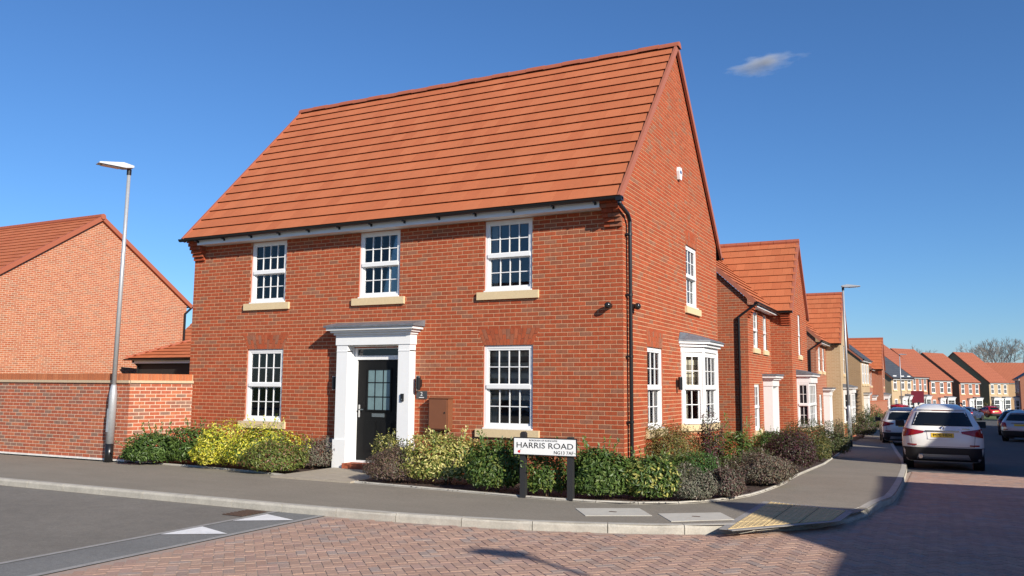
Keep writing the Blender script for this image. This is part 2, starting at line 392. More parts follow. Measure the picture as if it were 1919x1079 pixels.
M_cover = mat('concrete_cover', (.50, .47, .40), .88, noise=[(6, .1), (60, .1)])
M_iron = mat('cast_iron', (.10, .06, .04), .7, noise=(40, .4))
KN = [-400, -3, 3, 20, 120, 900]
def clip(poly, y0, y1):
    def half(ps, f):
        out = []
        for a, b in zip(ps, ps[1:]+ps[:1]):
            fa, fb = f(a), f(b)
            if fa >= 0: out.append(a)
            if (fa > 0 > fb) or (fa < 0 < fb): t = fa/(fa-fb); out.append((a[0]+(b[0]-a[0])*t, a[1]+(b[1]-a[1])*t))
        return out
    q = half(poly, lambda p: p[1]-y0); return half(q, lambda p: y1-p[1]) if len(q) > 2 else []
def sheet(name, poly, off, m, kind='structure', parent=None):
    poly = [(q[0], q[1]) for q in poly]; mb = MB()
    ar = sum(a[0]*b[1]-b[0]*a[1] for a, b in zip(poly, poly[1:]+poly[:1]))
    if ar < 0: poly = poly[::-1]
    for a, b in zip(KN, KN[1:]):
        q = clip(poly, a, b)
        if len(q) > 2: mb.face([(x, y, gz(y)+off) for x, y in q])
    o = mb.build(name, m, parent)
    if kind: o['kind'] = kind
    return o
RZ = -.10                                           # carriageway level below the footway
sheet('ground', [(-900, -300), (900, -300), (900, 900), (-900, 900)], RZ-.03, M_grass)
def smooth(pts, n=6):
    out = []
    for i in range(len(pts)-1):
        p0, p1, p2, p3 = pts[max(i-1, 0)], pts[i], pts[i+1], pts[min(i+2, len(pts)-1)]
        for k in range(n):
            t = k/n; out.append(tuple(.5*((2*p1[j]) + (-p0[j]+p2[j])*t + (2*p0[j]-5*p1[j]+4*p2[j]-p3[j])*t*t + (-p0[j]+3*p1[j]-3*p2[j]+p3[j])*t**3) for j in (0, 1)))
    return out + [pts[-1]]
# face of the kerb round the corner, read off the photograph
kp = [(G(u, v, RZ).x, G(u, v, RZ).y) for u, v in [(620, 968), (800, 982), (1000, 994), (1240, 1001), (1400, 999), (1530, 990), (1610, 974), (1648, 953)]]
yk = kp[0][1]
KERB = [(-60, yk-.1), (-20, yk-.06), (-6, yk-.03)] + kp + [(4.0, 1.6), (4.0, 6), (3.85, 12), (3.35, 20), (2.75, 30), (2.45, 45), (2.7, 62), (5, 84), (14, 110), (30, 140)]
KS = smooth(KERB, 8)
# bed edge
bp_ = [(G(u, v).x, G(u, v).y) for u, v in [(240, 866), (420, 880), (570, 896), (700, 908), (850, 921), (985, 933), (1120, 942), (1220, 945), (1300, 943), (1370, 936), (1420, 926), (1470, 907)]]
BED = smooth(bp_ + [(2.12, 4.5), (2.1, 9.0)], 5)
# footway between bed and kerb
sheet('footway', [(x, y+.02) for x, y in KS if y < 58] + [(.75, 58), (1.1, 34), (1.55, 20), (2.1, 9.0)] + BED[::-1] + [(-10.4, -1.37), (-60, -1.42)], 0, M_foot)
sheet('carriageway', [(-60, -40), (-3.38, -40), (-3.38, yk+.1), (-60, yk+.1)], RZ, M_asph)
M_ramp = mat('ramp_asphalt', (.19, .187, .175), .88, noise=[(.8, .12), (18, .14), (70, .3)], bump=(220, .004), spec=.25)
sheet('ramp_asphalt', [(-3.33, -40), (-2.66, -40), (-2.66, yk+.1), (-3.33, yk+.1)], RZ+.002, M_ramp)
PAVED = [(-2.57, -14), (9.6, -14), (9.6, 9.6), (4.0, 9.4)] + [q for q in KS[::-1] if q[1] < 9.3 and q[0] > -2.52] + [(-2.57, yk)]
sheet('block_bedding', PAVED, RZ-.001, M_sand)
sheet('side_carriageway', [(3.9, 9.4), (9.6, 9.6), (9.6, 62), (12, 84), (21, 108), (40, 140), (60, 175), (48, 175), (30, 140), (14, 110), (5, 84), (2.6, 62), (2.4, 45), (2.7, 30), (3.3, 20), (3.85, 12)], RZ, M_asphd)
sheet('far_footway', [(9.6, -14), (12.8, -14), (12.8, 62), (15, 83), (23.5, 106), (42.5, 138), (40, 140), (21, 108), (12, 84), (9.6, 62)], -.002, M_foot)
# two setts strips and the white ramp triangles
for x0, x1 in ((-3.41, -3.33), (-2.66, -2.57)): sheet('sett_strip', [(x0, -40), (x1, -40), (x1, yk+.06), (x0, yk+.06)], RZ+.006, M_sett)
sheet('carriageway_edge_strip', [(4.03, 9.42), (9.6, 9.6), (9.6, 9.72), (4.03, 9.55)], RZ+.005, M_sett)
for k, ps in enumerate((((290, 1001), (365, 988), (416, 1000)), ((430, 976), (490, 965), (546, 975)))):
    q = [G(u, v, RZ) for u, v in ps]
    tri = [(-3.31, q[0].y), (-3.31, q[1].y+.06), (-2.68, q[2].y)]
    o = sheet('ramp_marking', tri, RZ+.008, M_paint, kind=None)
    tag(o, ('white painted ramp triangle nearest the camera on the dark road strip', 'white painted ramp triangle beside the kerb and drain grate')[k], 'road marking', 'white triangles on the ramp')
# kerb stones, each its own block
kerb = thing('kerb', None, None, (0, 0, 0)); kerb['kind'] = 'structure'
def drop(p): return .06 if (wide and 2.2 < p.x < 4.2 and -4.6 < p.y < -.6) else 0
wide = True
def kerb_run(path, stone=.9, wdt=.125, z1=.004, z0=RZ-.03, inward=1, lim=60):
    acc = [0]
    for a, b in zip(path, path[1:]): acc.append(acc[-1]+math.hypot(b[0]-a[0], b[1]-a[1]))
    def at(s):
        for i in range(len(acc)-1):
            if s <= acc[i+1]:
                t = (s-acc[i])/(acc[i+1]-acc[i]+1e-9); a, b = path[i], path[i+1]; d = V((b[0]-a[0], b[1]-a[1], 0)).normalized()
                return V((a[0]+(b[0]-a[0])*t, a[1]+(b[1]-a[1])*t, 0)), V((-d.y, d.x, 0))*inward
        return V((*path[-1], 0)), V((0, 1, 0))
    s = 0
    while s < acc[-1]-.2:
        p, n = at(s+.004); q, m_ = at(min(s+stone-.006, acc[-1])); s += stone
        x, y = px((p.x, p.y, 0))
        if not (-500 < x < 2400 and p.y < lim): continue
        mb = MB(); dz = drop(p); pr = [(0, z0), (0, z1-.03-dz), (.022, z1-dz), (wdt, z1), (wdt, z0)]
        A = [p+n*d+V((0, 0, z+gz(p.y))) for d, z in pr]; Bq = [q+m_*d+V((0, 0, z+gz(q.y))) for d, z in pr]; k = len(pr)
        mb.mesh(A+Bq, [tuple(range(k)), tuple(range(2*k-1, k-1, -1))] + [(i, k+i, k+(i+1) % k, (i+1) % k) for i in range(k)]); mb.build('kerb_stone', M_conc, kerb)
kerb_run(KS)
edg = thing('bed_edging', None, None); edg['kind'] = 'structure'; kerb = edg; wide = False
kerb_run([(x, y) for x, y in BED] + [(1.92, 13), (1.6, 20.2)], .6, .05, .03, -.06, 1)
# herringbone block paving
_pm = MB(); a, b, e = .0982, .0482, .004
_pm.mesh([(-a, -b, -.02), (a, -b, -.02), (a, b, -.02), (-a, b, -.02), (-a+e, -b+e, 0), (a-e, -b+e, 0), (a-e, b-e, 0), (-a+e, b-e, 0)], BF)
_o = _pm.build('paver', M_paver_o); ME_PAV = _o.data; bpy.data.objects.remove(_o)
def inside(x, y, poly):
    r = False; j = len(poly)-1
    for i in range(len(poly)):
        if (poly[i][1] > y) != (poly[j][1] > y) and x < (poly[j][0]-poly[i][0])*(y-poly[i][1])/(poly[j][1]-poly[i][1])+poly[i][0]: r = not r
        j = i
    return r
PPAL = [(.42, .275, .205), (.405, .258, .192), (.39, .255, .20), (.435, .29, .215), (.375, .265, .212), (.35, .268, .225)]
cells = []; c45 = math.cos(math.pi/4)
for i in range(-150, 240):
    for j in range(-240, 150):
        d = (i-j) % 4
        if d == 0: cx, cy, an = i+1, j+.5, 0
        elif d == 3: cx, cy, an = i+.5, j+1, math.pi/2
        else: continue
        x, y = (cx*c45 - cy*c45)*.1, (cx*c45 + cy*c45)*.1 - 3.0
        if not (-2.6 < x < 9.6 and -9.6 < y < 9.5): continue
        u, v = px((x, y, RZ))
        if not (-350 < u < 2250 and v < 1330): continue
        if all(inside(x+dx, y+dy, PAVED) for dx, dy in ((.06, 0), (-.06, 0), (0, .06), (0, -.06))): cells.append(((V((x, y, RZ))-CAM).length, x, y, an+math.pi/4, u, v))
cells.sort(); pv = thing('block_paving', None, None); pv['kind'] = 'structure'; rest = MB(); k = 0
for d, x, y, an, u, v in cells:
    col = pick(PPAL, [6, 6, 5, 3, 3, 1.6], .07); z = RZ + .0025 + gz(y) + random.uniform(0, .003)
    if k < 300 and 0 < u < 1919 and v < 1079:
        M = Matrix.Rotation(an, 4, 'Z'); M.translation = (x, y, z); inst('paver', ME_PAV, pv, M, col); k += 1
    else:
        c, s = math.cos(an), math.sin(an); a, b, e = .0982, .0482, .004
        vs = [(x+c*p-s*q, y+s*p+c*q, z+r) for p, q, r in ((-a, -b, -.02), (a, -b, -.02), (a, b, -.02), (-a, b, -.02), (-a+e, -b+e, 0), (a-e, -b+e, 0), (a-e, b-e, 0), (-a+e, b-e, 0))]
        rest.mesh(vs, BF, col)
rest.build('paver_field', M_paver, pv, kind='stuff')
# covers, tactile slabs, gully, path
def slab(name, pts, off, h, m, label=None, cat=None, group=None, parent=None):
    mb = MB(); q = [V((p.x, p.y, gz(p.y)+off)) for p in pts]; mb.prism(q if (q[1]-q[0]).cross(q[2]-q[1]).z > 0 else q[::-1], (0, 0, h)); o = mb.build(name, m, parent); return tag(o, label, cat, group)
for k, ps in enumerate((((1078, 953), (1198, 953), (1222, 967), (1097, 967)), ((1233, 963), (1350, 961), (1376, 974), (1258, 978)))):
    q = [G(u, v) for u, v in ps]; c = sum(q, V())/4
    o = slab('chamber_cover', q, .001, .006, M_cover, ('pale concrete chamber cover in the footway right of the street sign', 'pale concrete chamber cover beside the tactile paving')[k], 'chamber cover', 'chamber covers in the footway')
    mb = MB(); mb.box((c.x-.05, c.y-.02, c.z+.007), (c.x+.05, c.y+.02, c.z+.010)); mb.build('keyhole', M_iron, o)
T4 = [G(u, v) for u, v in ((1443, 941), (1586, 958), (1560, 976), (1362, 993))]
tact = thing('tactile_paving', 'buff blister tactile paving at the dropped kerb crossing', 'paving'); nu, nv = 3, 5
fr = MB()
for (p, q) in zip(T4, T4[1:]+T4[:1]):
    dd = (q-p).normalized(); nn = V((-dd.y, dd.x, 0)); cc = sum(T4, V())/4
    if nn.dot(cc-p) > 0: nn = -nn
    fr.prism([V((*a.xy, gz(a.y)+.001)) for a in (p, q, q+nn*.09, p+nn*.09)], (0, 0, .006))
fr.build('edging', M_sett, tact)
for i in range(nu):
    for j in range(nv):
        def bl(s, t): return (T4[0]*(1-s)+T4[1]*s)*(1-t) + (T4[3]*(1-s)+T4[2]*s)*t
        s0, s1, t0, t1 = i/nu, (i+1)/nu, j/nv, (j+1)/nv; mb = MB(); g = .008
        q = [bl(s0+g, t0+g), bl(s1-g, t0+g), bl(s1-g, t1-g), bl(s0+g, t1-g)]; q = [V((*a.xy, gz(a.y)+.003)) for a in q][::-1]
        mb.prism(q, (0, 0, .008) if (q[1]-q[0]).cross(q[2]-q[1]).z > 0 else (0, 0, .008)); 
        for a in range(6):
            for b in range(6):
                c = bl(s0+(s1-s0)*(a+.5)/6, t0+(t1-t0)*(b+.5)/6); mb.lathe((c.x, c.y, gz(c.y)+.010), [(.014, 0), (.009, .006)], 6)
        mb.build('tactile_slab', M_tact, tact)
q = [G(u, v, RZ) for u, v in ((424, 963), (478, 957), (492, 961), (440, 967))]
gl = thing('drain_grate', 'rusty iron gully grate in the road against the kerb', 'drain', tuple(q[0]))
x0, x1, y0, y1 = min(a.x for a in q), max(a.x for a in q), min(a.y for a in q), max(a.y for a in q); mb = MB(); mb.box((x0, y0, RZ+.001), (x1, y1, RZ+.004)); mb.build('pan', M_black, gl)
for i in range(7): mb = MB(); yy = y0+(y1-y0)*(i+.2)/7; mb.box((x0, yy, RZ+.004), (x1, yy+.03, RZ+.012)); mb.build('bar', M_iron, gl)
pth = thing('door_path', None, None); pth['kind'] = 'structure'
xs = [-5.85, -5.25, -4.65, -4.1]
for i in range(3):
    for j in range(4):
        mb = MB(); yy = -.22-j*.44; mb.box((xs[i]+.006-.0*j, yy-.432, -.03), (xs[i+1]-.006, yy, .012)); mb.build('paving_flag', M_flag, pth)
# planting bed soil
mb = MB()
bedp = BED + [(0, 9), (0, 0), (-4.05, 0)]
sheet('bed_soil', [q for q in BED if q[0] > -4.05] + [(-.05, 9), (-.05, .02), (-4.05, .02)], .012, M_soil)
sheet('bed_soil', [q for q in BED if q[0] < -5.86] + [(-5.86, .02), (-10.1, .02), (-10.3, -1.36)], .012, M_soil)
sheet('drive_asphalt', [(-.3, 20.2), (1.55, 20.2), (1.35, 27.2), (-.3, 27.2)], .012, M_foot)
sheet('verge_soil', [(-.3, 9), (2.08, 9.0), (1.62, 20.2), (-.3, 20.2)], .008, M_soil)
sheet('verge_soil', [(-.3, 27.2), (1.35, 27.2), (1.0, 58), (-.3, 58)], .008, M_soil)
# ================================================================ main house
HL, HD = 10.12, 6.88
X_, Y_, Z_ = V((1, 0, 0)), V((0, 1, 0)), V((0, 0, 1))
O0 = V((0, 0, 0))
def slope_roof_outer(w_, ze, k):            # gable outline: width w_, eaves ze, slope k
    return lambda z: (0, w_) if z < ze else ((z-ze)/k, w_-(z-ze)/k)
house = thing('brick_house', 'two storey red brick house with steep orange tiled roof and black front door', 'house', (-5.06, 3.4, 0))
FW = [(-8.43, .85, .99, 1.49), (-2.68, .85, .99, 1.49), (-8.42, 3.33, .97, 1.31), (-5.54, 3.33, .97, 1.31), (-2.68, 3.33, .97, 1.31)]
holes = [(x, x+w_, z, z+h) for x, z, w_, h in FW] + [(-5.62, -4.42, 0, 2.36)] + [arch_hole(-8.43, -7.44, 2.34), arch_hole(-2.68, -1.69, 2.34)]
W = Wall(house)
W.add(O0, X_, -Y_, lambda z: (-HL, 0), holes, 0, 4.65)
RK = 4.06/3.75; GE = 5.05
SW = [(1.30, .85, .96, 1.49), (4.08, 3.33, .93, 1.33)]
sh = [(y, y+w_, z, z+h) for y, z, w_, h in SW] + [(3.57, 5.47, .86, 2.36), arch_hole(1.30, 2.26, 2.34, .30, .02), arch_hole(4.08, 5.01, 4.66, .30, .02)]
W.zk = [GE]
W.add(O0, Y_, X_, slope_roof_outer(HD, GE, RK), sh, 0, 8.72)
W.finish(300)
bk = MB()
bk.face([(-HL, 0, 0), (-HL, HD, 0), (-HL, HD, GE), (-HL, HD/2, 8.75), (-HL, 0, GE)]); bk.face([(-HL, HD, 0), (0, HD, 0), (0, HD, GE), (-HL, HD, GE)])
bk.build('rear_wall', M_reveal, house)
for x, z, w_, h in FW: reveal(house, O0, X_, -Y_, x, x+w_, z, z+h)
reveal(house, O0, X_, -Y_, -5.62, -4.42, 0, 2.36, .2)
for y, z, w_, h in SW: reveal(house, O0, Y_, X_, y, y+w_, z, z+h)
fl = MB(); fl.box((-HL+.02, .25, .02), (-.02, HD-.02, .08)); fl.build('ground_floor', M_floor, house)
fl = MB(); fl.box((-HL+.02, .12, 2.55), (-.12, HD-.02, 2.75)); fl.box((-HL+.02, .12, 4.68), (-.12, HD-.02, 4.74)); fl.build('upper_floor', M_room, house)
fl = MB()
for x in (-6.6, -3.45): fl.box((x, .3, .08), (x+.1, HD-.05, 2.55)); fl.box((x, .3, 2.75), (x+.1, HD-.05, 4.68))
fl.box((-HL+.03, 3.6, .08), (-.03, 3.7, 2.55)); fl.box((-HL+.03, 3.3, 2.75), (-.03, 3.4, 4.68)); fl.build('partition', M_room, house)
for u0 in (-8.43, -2.68): arch(house, O0, X_, -Y_, u0, u0+.99, 2.34)
arch(house, O0, Y_, X_, 1.30, 2.26, 2.34, .30, .02, 11); arch(house, O0, Y_, X_, 4.08, 5.01, 4.66, .30, .02, 11)
sash(house, O0, X_, -Y_, *FW[0][:2], *FW[0][2:], dress=blind(.62)); sash(house, O0, X_, -Y_, *FW[1][:2], *FW[1][2:], dress=blind(.66))
sash(house, O0, X_, -Y_, *FW[2][:2], *FW[2][2:], dress=curtains((.2, .08))); sash(house, O0, X_, -Y_, *FW[3][:2], *FW[3][2:], dress=curtains((.12, 0))); sash(house, O0, X_, -Y_, *FW[4][:2], *FW[4][2:], dress=curtains((.12, 0)))
sash(house, O0, Y_, X_, *SW[0], cols=3, dress=curtains((.3, .35))); sash(house, O0, Y_, X_, *SW[1], cols=3, dress=curtains((.22, .22)))
# canted bay on the gable
bx = .37; B0, B1, B2, B3 = V((0, 3.57, 0)), V((bx, 3.94, 0)), V((bx, 5.10, 0)), V((0, 5.47, 0))
bw = Wall(house)
for a, b in ((B0, B1), (B1, B2), (B2, B3)):
    d = (b-a).normalized(); n = V((d.y, -d.x, 0)); bw.add(a, d, n, lambda z, l=(b-a).length: (0, l), [], 0, .72)
bw.finish(0)
c45_ = V((1, 1, 0)).normalized(); cw = (B1-B0).length
sash(house, B0, c45_, V((1, -1, 0)).normalized(), .03, .87, cw-.06, 1.45, cols=2, rec=.05, sill=False, fr=.05, dress=blind(.55, .14))
sash(house, B1, Y_, X_, .03, .87, 1.10, 1.45, cols=3, rec=.05, sill=False, fr=.05, dress=curtains((.3, .3)))
sash(house, B2, V((-1, 1, 0)).normalized(), c45_, .03, .87, cw-.06, 1.45, cols=2, rec=.05, sill=False, fr=.05)
mb = MB()
for q in (B1, B2): mb.tube(q+V((-.01, 0, .86)), q+V((-.01, 0, 2.34)), .045, .045, 8)
mb.box((-.01, 3.55, .86), (.03, 3.62, 2.34)); mb.box((-.01, 5.43, .86), (.03, 5.49, 2.34)); mb.build('bay_post', M_white, house)
def bay_ring(o, z0, z1, name, m, back=0):
    mb = MB(); s = o*.42
    q = [V((back, 3.57-o, 0)), V((bx+o, 3.94-s, 0)), V((bx+o, 5.10+s, 0)), V((back, 5.47+o, 0))]
    mb.prism([p+Z_*z0 for p in q], (0, 0, z1-z0)); return mb.build(name, m, house)
bay_ring(.05, .715, .862, 'bay_sill', M_stone); bay_ring(.03, 2.335, 2.44, 'bay_cornice', M_white, .002); bay_ring(.09, 2.441, 2.50, 'bay_cornice', M_white, .002); bay_ring(.15, 2.501, 2.545, 'bay_cornice', M_white, .002)
mb = MB(); o = .17; s = .07
lo = [V((.003, 3.57-o, 2.546)), V((bx+o, 3.94-s, 2.546)), V((bx+o, 5.10+s, 2.546)), V((.003, 5.47+o, 2.546))]; hi = [V((.003, 3.5, 2.74)), V((.05, 4.0, 2.74)), V((.05, 5.05, 2.74)), V((.003, 5.55, 2.74))]
up = [q+Z_*.03 for q in lo]
for A, Bq in ((lo, up), (up, hi)):
    for i in range(3): mb.face([A[i], A[i+1], Bq[i+1], Bq[i]])
mb.face(hi); mb.build('bay_roof', M_lead, house)
# eaves: corbels, fascia, soffit, gutter, brackets, downpipe
for xa, xb in ((-.32, -.004), (-HL+.004, -HL+.32)):
    cb = Wall(house)
    for k in range(6):
        z = 4.345+k*.075; d = .045*(k+1)
        for i in range(2):
            wd = .2 if (i+k) % 2 else .105; x0 = xa if i == 0 else xa+(.105 if k % 2 == 0 else .21); x1 = xa+(.1 if k % 2 == 0 else .205) if i == 0 else xb
            m_ = MB(); m_.box((x0, -d, z), (x1, .05, z+.068), pick(RED, REDW)); m_.build('corbel_brick', M_brick, house)
    m_ = MB(); m_.box((xa, -.27, 4.79), (xb, .05, 4.86), (.4, .11, .055)); m_.build('corbel_brick', M_brick, house)
mb = MB(); mb.box((-HL+.325, -.265, 4.648), (-.325, -.245, 4.785)); mb.build('fascia', M_white, house)
mb = MB(); mb.box((-HL+.325, -.244, 4.655), (-.325, .06, 4.67)); mb.build('soffit', M_white, house)
def gutter(parent, a, b, r=.058):
    a, b = V(a), V(b); d = (b-a).normalized(); n = V((d.y, -d.x, 0)); mb = MB(); k = 8
    for rr, sg in ((r, 1), (r-.006, -1)):
        pts = [[q + n*(rr*math.cos(math.pi*i/k)) - Z_*(rr*math.sin(math.pi*i/k)) for i in range(k+1)] for q in (a, b)]
        for i in range(k): mb.face([pts[0][i], pts[0][i+1], pts[1][i+1], pts[1][i]])
    for q in (a, b): mb.face([q + n*(r*math.cos(math.pi*i/k)) - Z_*(r*math.sin(math.pi*i/k)) for i in range(k+1)])
    return mb.build('gutter', M_black, parent)
gutter(house, (-HL-.12, -.345, 4.79), (.12, -.345, 4.79)); gutter(house, (.1, HD+.345, 4.79), (-HL, HD+.345, 4.79))
for i in range(13):
    x = -9.75+i*.78; mb = MB(); mb.box((x-.015, -.37, 4.715), (x+.015, -.266, 4.74)); mb.box((x-.015, -.295, 4.69), (x+.015, -.266, 4.72)); mb.build('gutter_bracket', M_black, house)
mb = MB(); mb.path([(.07, -.345, 4.76), (.07, -.345, 4.66), (.075, .05, 4.56), (.075, .16, 4.45)], .036, 10); mb.path([(.075, .16, 4.47), (.075, .16, .02)], .034, 10); mb.box((.02, -.41, 4.71), (.12, -.28, 4.77)); mb.build('downpipe', M_black, house)
for z in (4.2, 3.15, 2.1, 1.0): mb = MB(); mb.lathe((.075, .16, z), [(.043, 0), (.043, .04)], 10); mb.box((.003, .10, z+.005), (.075, .22, z+.035)); mb.build('pipe_clip', M_black, house)
# roof
RA = math.atan(RK); RLEN = math.hypot(3.75, 4.06)
RW = V((0, math.cos(RA), math.sin(RA)))
tiles(house, (-HL-.07, -.31, 4.80), X_, RW, RLEN-.06, lambda w_: (0, HL+.14))
tiles(house, (-HL-.07, HD+.31, 4.80), X_, V((0, -math.cos(RA), math.sin(RA))), RLEN-.06, lambda w_: (0, HL+.14), 0)
M_ridge = mat('ridge_tile', (.36, .10, .05), .7, noise=(12, .1))
for i in range(23):
    x = -HL-.10+i*.4496; mb = MB(); k = 8
    for q, s in ((x, 0), (x+.444, 1)): pass
    A = [V((x, HD/2+.125*math.cos(math.pi*j/k), 8.80+.125*math.sin(math.pi*j/k)+.01*(i % 2))) for j in range(k+1)]
    mb.mesh(A+[q+X_*.447 for q in A], [tuple(range(k+1)), tuple(range(2*k+1, k, -1))] + [(j, j+1, k+2+j, k+1+j) for j in range(k)]); mb.build('ridge_tile', M_ridge, house)
for sy in (1, -1):
    for x0, x1 in ((.03, .082), (-HL-.082, -HL-.03)):
        mb = MB(); n = V((0, -math.sin(RA)*sy, math.cos(RA))); w_ = V((0, math.cos(RA)*sy, math.sin(RA))); e = V((x0, -.33 if sy > 0 else HD+.33, 4.79))
        q = [e-n*.085, e+w_*(RLEN-.02)-n*.085, e+w_*(RLEN-.02)+n*.035, e+n*.035]; mb.prism(q, (x1-x0, 0, 0)); mb.build('verge', M_verge, house)
# door surround
for x0, x1 in ((-5.88, -5.62), (-4.42, -4.16)):
    mb = MB(); mb.box((x0, -.20, .55), (x1, .0, 2.38)); mb.box((x0-.025, -.225, .0), (x1+.025, .0, .55)); mb.box((x0+.0, -.207, 2.25), (x1, -.0, 2.27)); mb.build('pilaster', M_white, house)
mb = MB(); mb.box((-5.90, -.215, 2.381), (-4.14, .0, 2.575)); mb.box((-5.93, -.25, 2.576), (-4.11, 0, 2.62)); mb.box((-5.98, -.30, 2.621), (-4.06, 0, 2.665)); mb.box((-6.04, -.36, 2.666), (-4.0, 0, 2.72)); mb.build('entablature', M_white, house)
mb = MB(); mb.prism([(-6.08, -.40, 2.721), (-6.08, -.40, 2.755), (-6.08, 0, 2.84), (-6.08, 0, 2.721)], (2.12, 0, 0)); mb.build('canopy_lead', M_lead, house)
mb = MB(); mb.box((-5.615, .02, .12), (-5.54, .12, 2.36)); mb.box((-4.50, .02, .12), (-4.425, .12, 2.36)); mb.box((-5.54, .02, 2.10), (-4.50, .12, 2.18)); mb.box((-5.54, .02, 2.31), (-4.50, .12, 2.36)); mb.box((-5.615, -.04, .115), (-4.425, .12, .15)); mb.box((-5.626, -.03, .0), (-5.606, .13, 2.375)); mb.box((-4.434, -.03, .0), (-4.414, .13, 2.375)); mb.box((-5.606, -.03, 2.352), (-4.434, .13, 2.375)); mb.build('door_frame', M_white, house)
mb = MB(); mb.box((-5.54, .05, 2.18), (-4.50, .06, 2.31)); mb.build('fanlight', M_dark, house)
dr = MB(); dr.box((-5.538, .055, .152), (-4.502, .10, 2.098)); door = dr.build('front_door', M_doorblk, house)
mb = MB(); x0, x1, z0, z1 = -5.31, -4.73, 1.10, 1.93
for a, b, c, d in ((x0, x1, z0, z0+.03), (x0, x1, z1-.03, z1), (x0, x0+.03, z0+.03, z1-.03), (x1-.03, x1, z0+.03, z1-.03)): mb.box((a, .035, c), (b, .054, d))
for i in (1, 2): mb.box((x0+(x1-x0)*i/3-.008, .042, z0+.03), (x0+(x1-x0)*i/3+.008, .054, z1-.03)); mb.box((x0+.03, .041, z0+(z1-z0)*i/3-.008), (x1-.03, .053, z0+(z1-z0)*i/3+.008))
mb.build('glazing_frame', M_doorblk, door)
M_frost = mat('frosted_glass', (.16, .24, .25), .25, noise=(3, .2))
for i in range(3):
    for j in range(3): mb = MB(); a, c = x0+(x1-x0)*i/3+.01, z0+(z1-z0)*j/3+.01; mb.box((a, .047, c), (a+(x1-x0)/3-.02, .0545, c+(z1-z0)/3-.02)); mb.build('pane', M_frost, door)
for a in (-5.36, -4.97): mb = MB(); mb.box((a, .047, .32), (a+.29, .054, .92)); mb.box((a+.03, .04, .35), (a+.26, .05, .89)); mb.build('door_panel', M_doorblk, door)
mb = MB(); mb.box((-5.17, .035, .99), (-4.87, .054, 1.06)); mb.build('letter_plate', M_chrome, door)
mb = MB(); mb.box((-5.49, .035, .98), (-5.455, .054, 1.22)); mb.box((-5.48, .0, 1.12), (-5.35, .015, 1.14)); mb.box((-5.48, .0, 1.115), (-5.46, .05, 1.14)); mb.build('door_handle', M_chrome, door)
mb = MB(); mb.box((-5.60, -.30, 0), (-4.44, .0, .11), (.36, .1, .05)); mb.build('door_step', M_brick, house)
# fittings on the walls
def wall_light(loc, N, label):
    t = thing('wall_light', label, 'wall light', loc, 0, 'black up and down wall lights'); N = V(N); c = V(loc)
    mb = MB(); mb.lathe(c+N*.085+V((0, 0, -.125)), [(.042, 0), (.045, .02), (.045, .23), (.042, .25)], 14); mb.build('body', M_black, t, smooth=False)
    for z in (-.135, .125): mb = MB(); mb.lathe(c+N*.085+V((0, 0, z)), [(.036, 0), (.036, .012)], 14); mb.build('lens', M_chrome, t)
    mb = MB(); U = V((-N.y, N.x, 0)); mb.obox(c, U, N, -.03, .03, -.07, .07, .001, .05); mb.build('bracket', M_black, t)
wall_light((-6.02, 0, 1.64), (0, -1, 0), 'black cylinder wall light left of the front door'); wall_light((-4.03, 0, 1.65), (0, -1, 0), 'black cylinder wall light right of the front door'); wall_light((0, 3.18, 1.68), (1, 0, 0), 'black cylinder wall light on the gable beside the bay window')
M_plaque = mat('slate_plaque', (.05, .055, .06), .4)
pl = thing('number_plaque', 'dark slate house number plaque reading 2 beside the door', 'house number', (-3.99, 0, 1.43)); mb = MB(); mb.box((-4.11, -.02, 1.36), (-3.88, -.002, 1.50)); mb.build('plate', M_plaque, pl)
me = text_mesh('2', .10); me.materials.append(M_white); inst('lettering', me, pl, frame(X_, Z_, -Y_, V((-3.995, -.0215, 1.445))))
mb = MB(); mb.box((-4.05, -.0225, 1.376), (-3.94, -.0205, 1.388)); mb.build('small_print', M_white, pl)
db = thing('doorbell', 'black video doorbell on the white right pilaster', 'doorbell', (-4.30, -.2, 1.38)); mb = MB(); mb.box((-4.33, -.232, 1.31), (-4.27, -.201, 1.45)); mb.build('case', M_black, db); mb = MB(); mb.lathe((0, 0, 0), [(.014, 0), (.014, .004)], 12); o = mb.build('button', M_chrome, db); o.location = (-4.30+4.30, -.233+.2, 1.34-1.38); o.rotation_euler = (math.pi/2, 0, 0); o.data.transform(Matrix.Translation(ORG[db.name]))
M_meter = mat('brown_grp', (.20, .075, .035), .55, noise=(8, .06))
mt_ = thing('meter_box', 'brown meter cabinet on the brick wall right of the door', 'meter box', (-3.53, 0, .8))
mb = MB(); mb.box((-3.74, -.17, .80), (-3.32, -.002, 1.37)); mb.prism([(-3.76, -.20, 1.37), (-3.76, 0, 1.41), (-3.76, 0, 1.37)], (.46, 0, 0)); mb.build('cabinet', M_meter, mt_)
mb = MB(); mb.box((-3.72, -.185, .82), (-3.34, -.172, 1.36)); mb.build('cabinet_door', M_meter, mt_); mb = MB(); mb.lathe((-3.38, -.19, 1.1), [(.01, 0), (.01, .03)], 8); mb.build('lock', M_black, mt_)
mb = MB(); mb.box((-3.60, -.09, .0), (-3.51, -.01, .80)); mb.build('conduit', M_meter, mt_)
gb = thing('outlet_cover', 'small grey rounded outlet cover low on the wall left of the door', 'outlet', (-6.1, 0, .42)); mb = MB(); mb.box((-6.20, -.05, .28), (-6.02, -.002, .56)); o = mb.build('cover', mat('grey_plastic', (.35, .34, .32), .6), gb)
mb = MB(); mb.box((-6.15, -.06, .22), (-6.07, -.002, .28)); mb.build('outlet_pipe', M_black, gb)
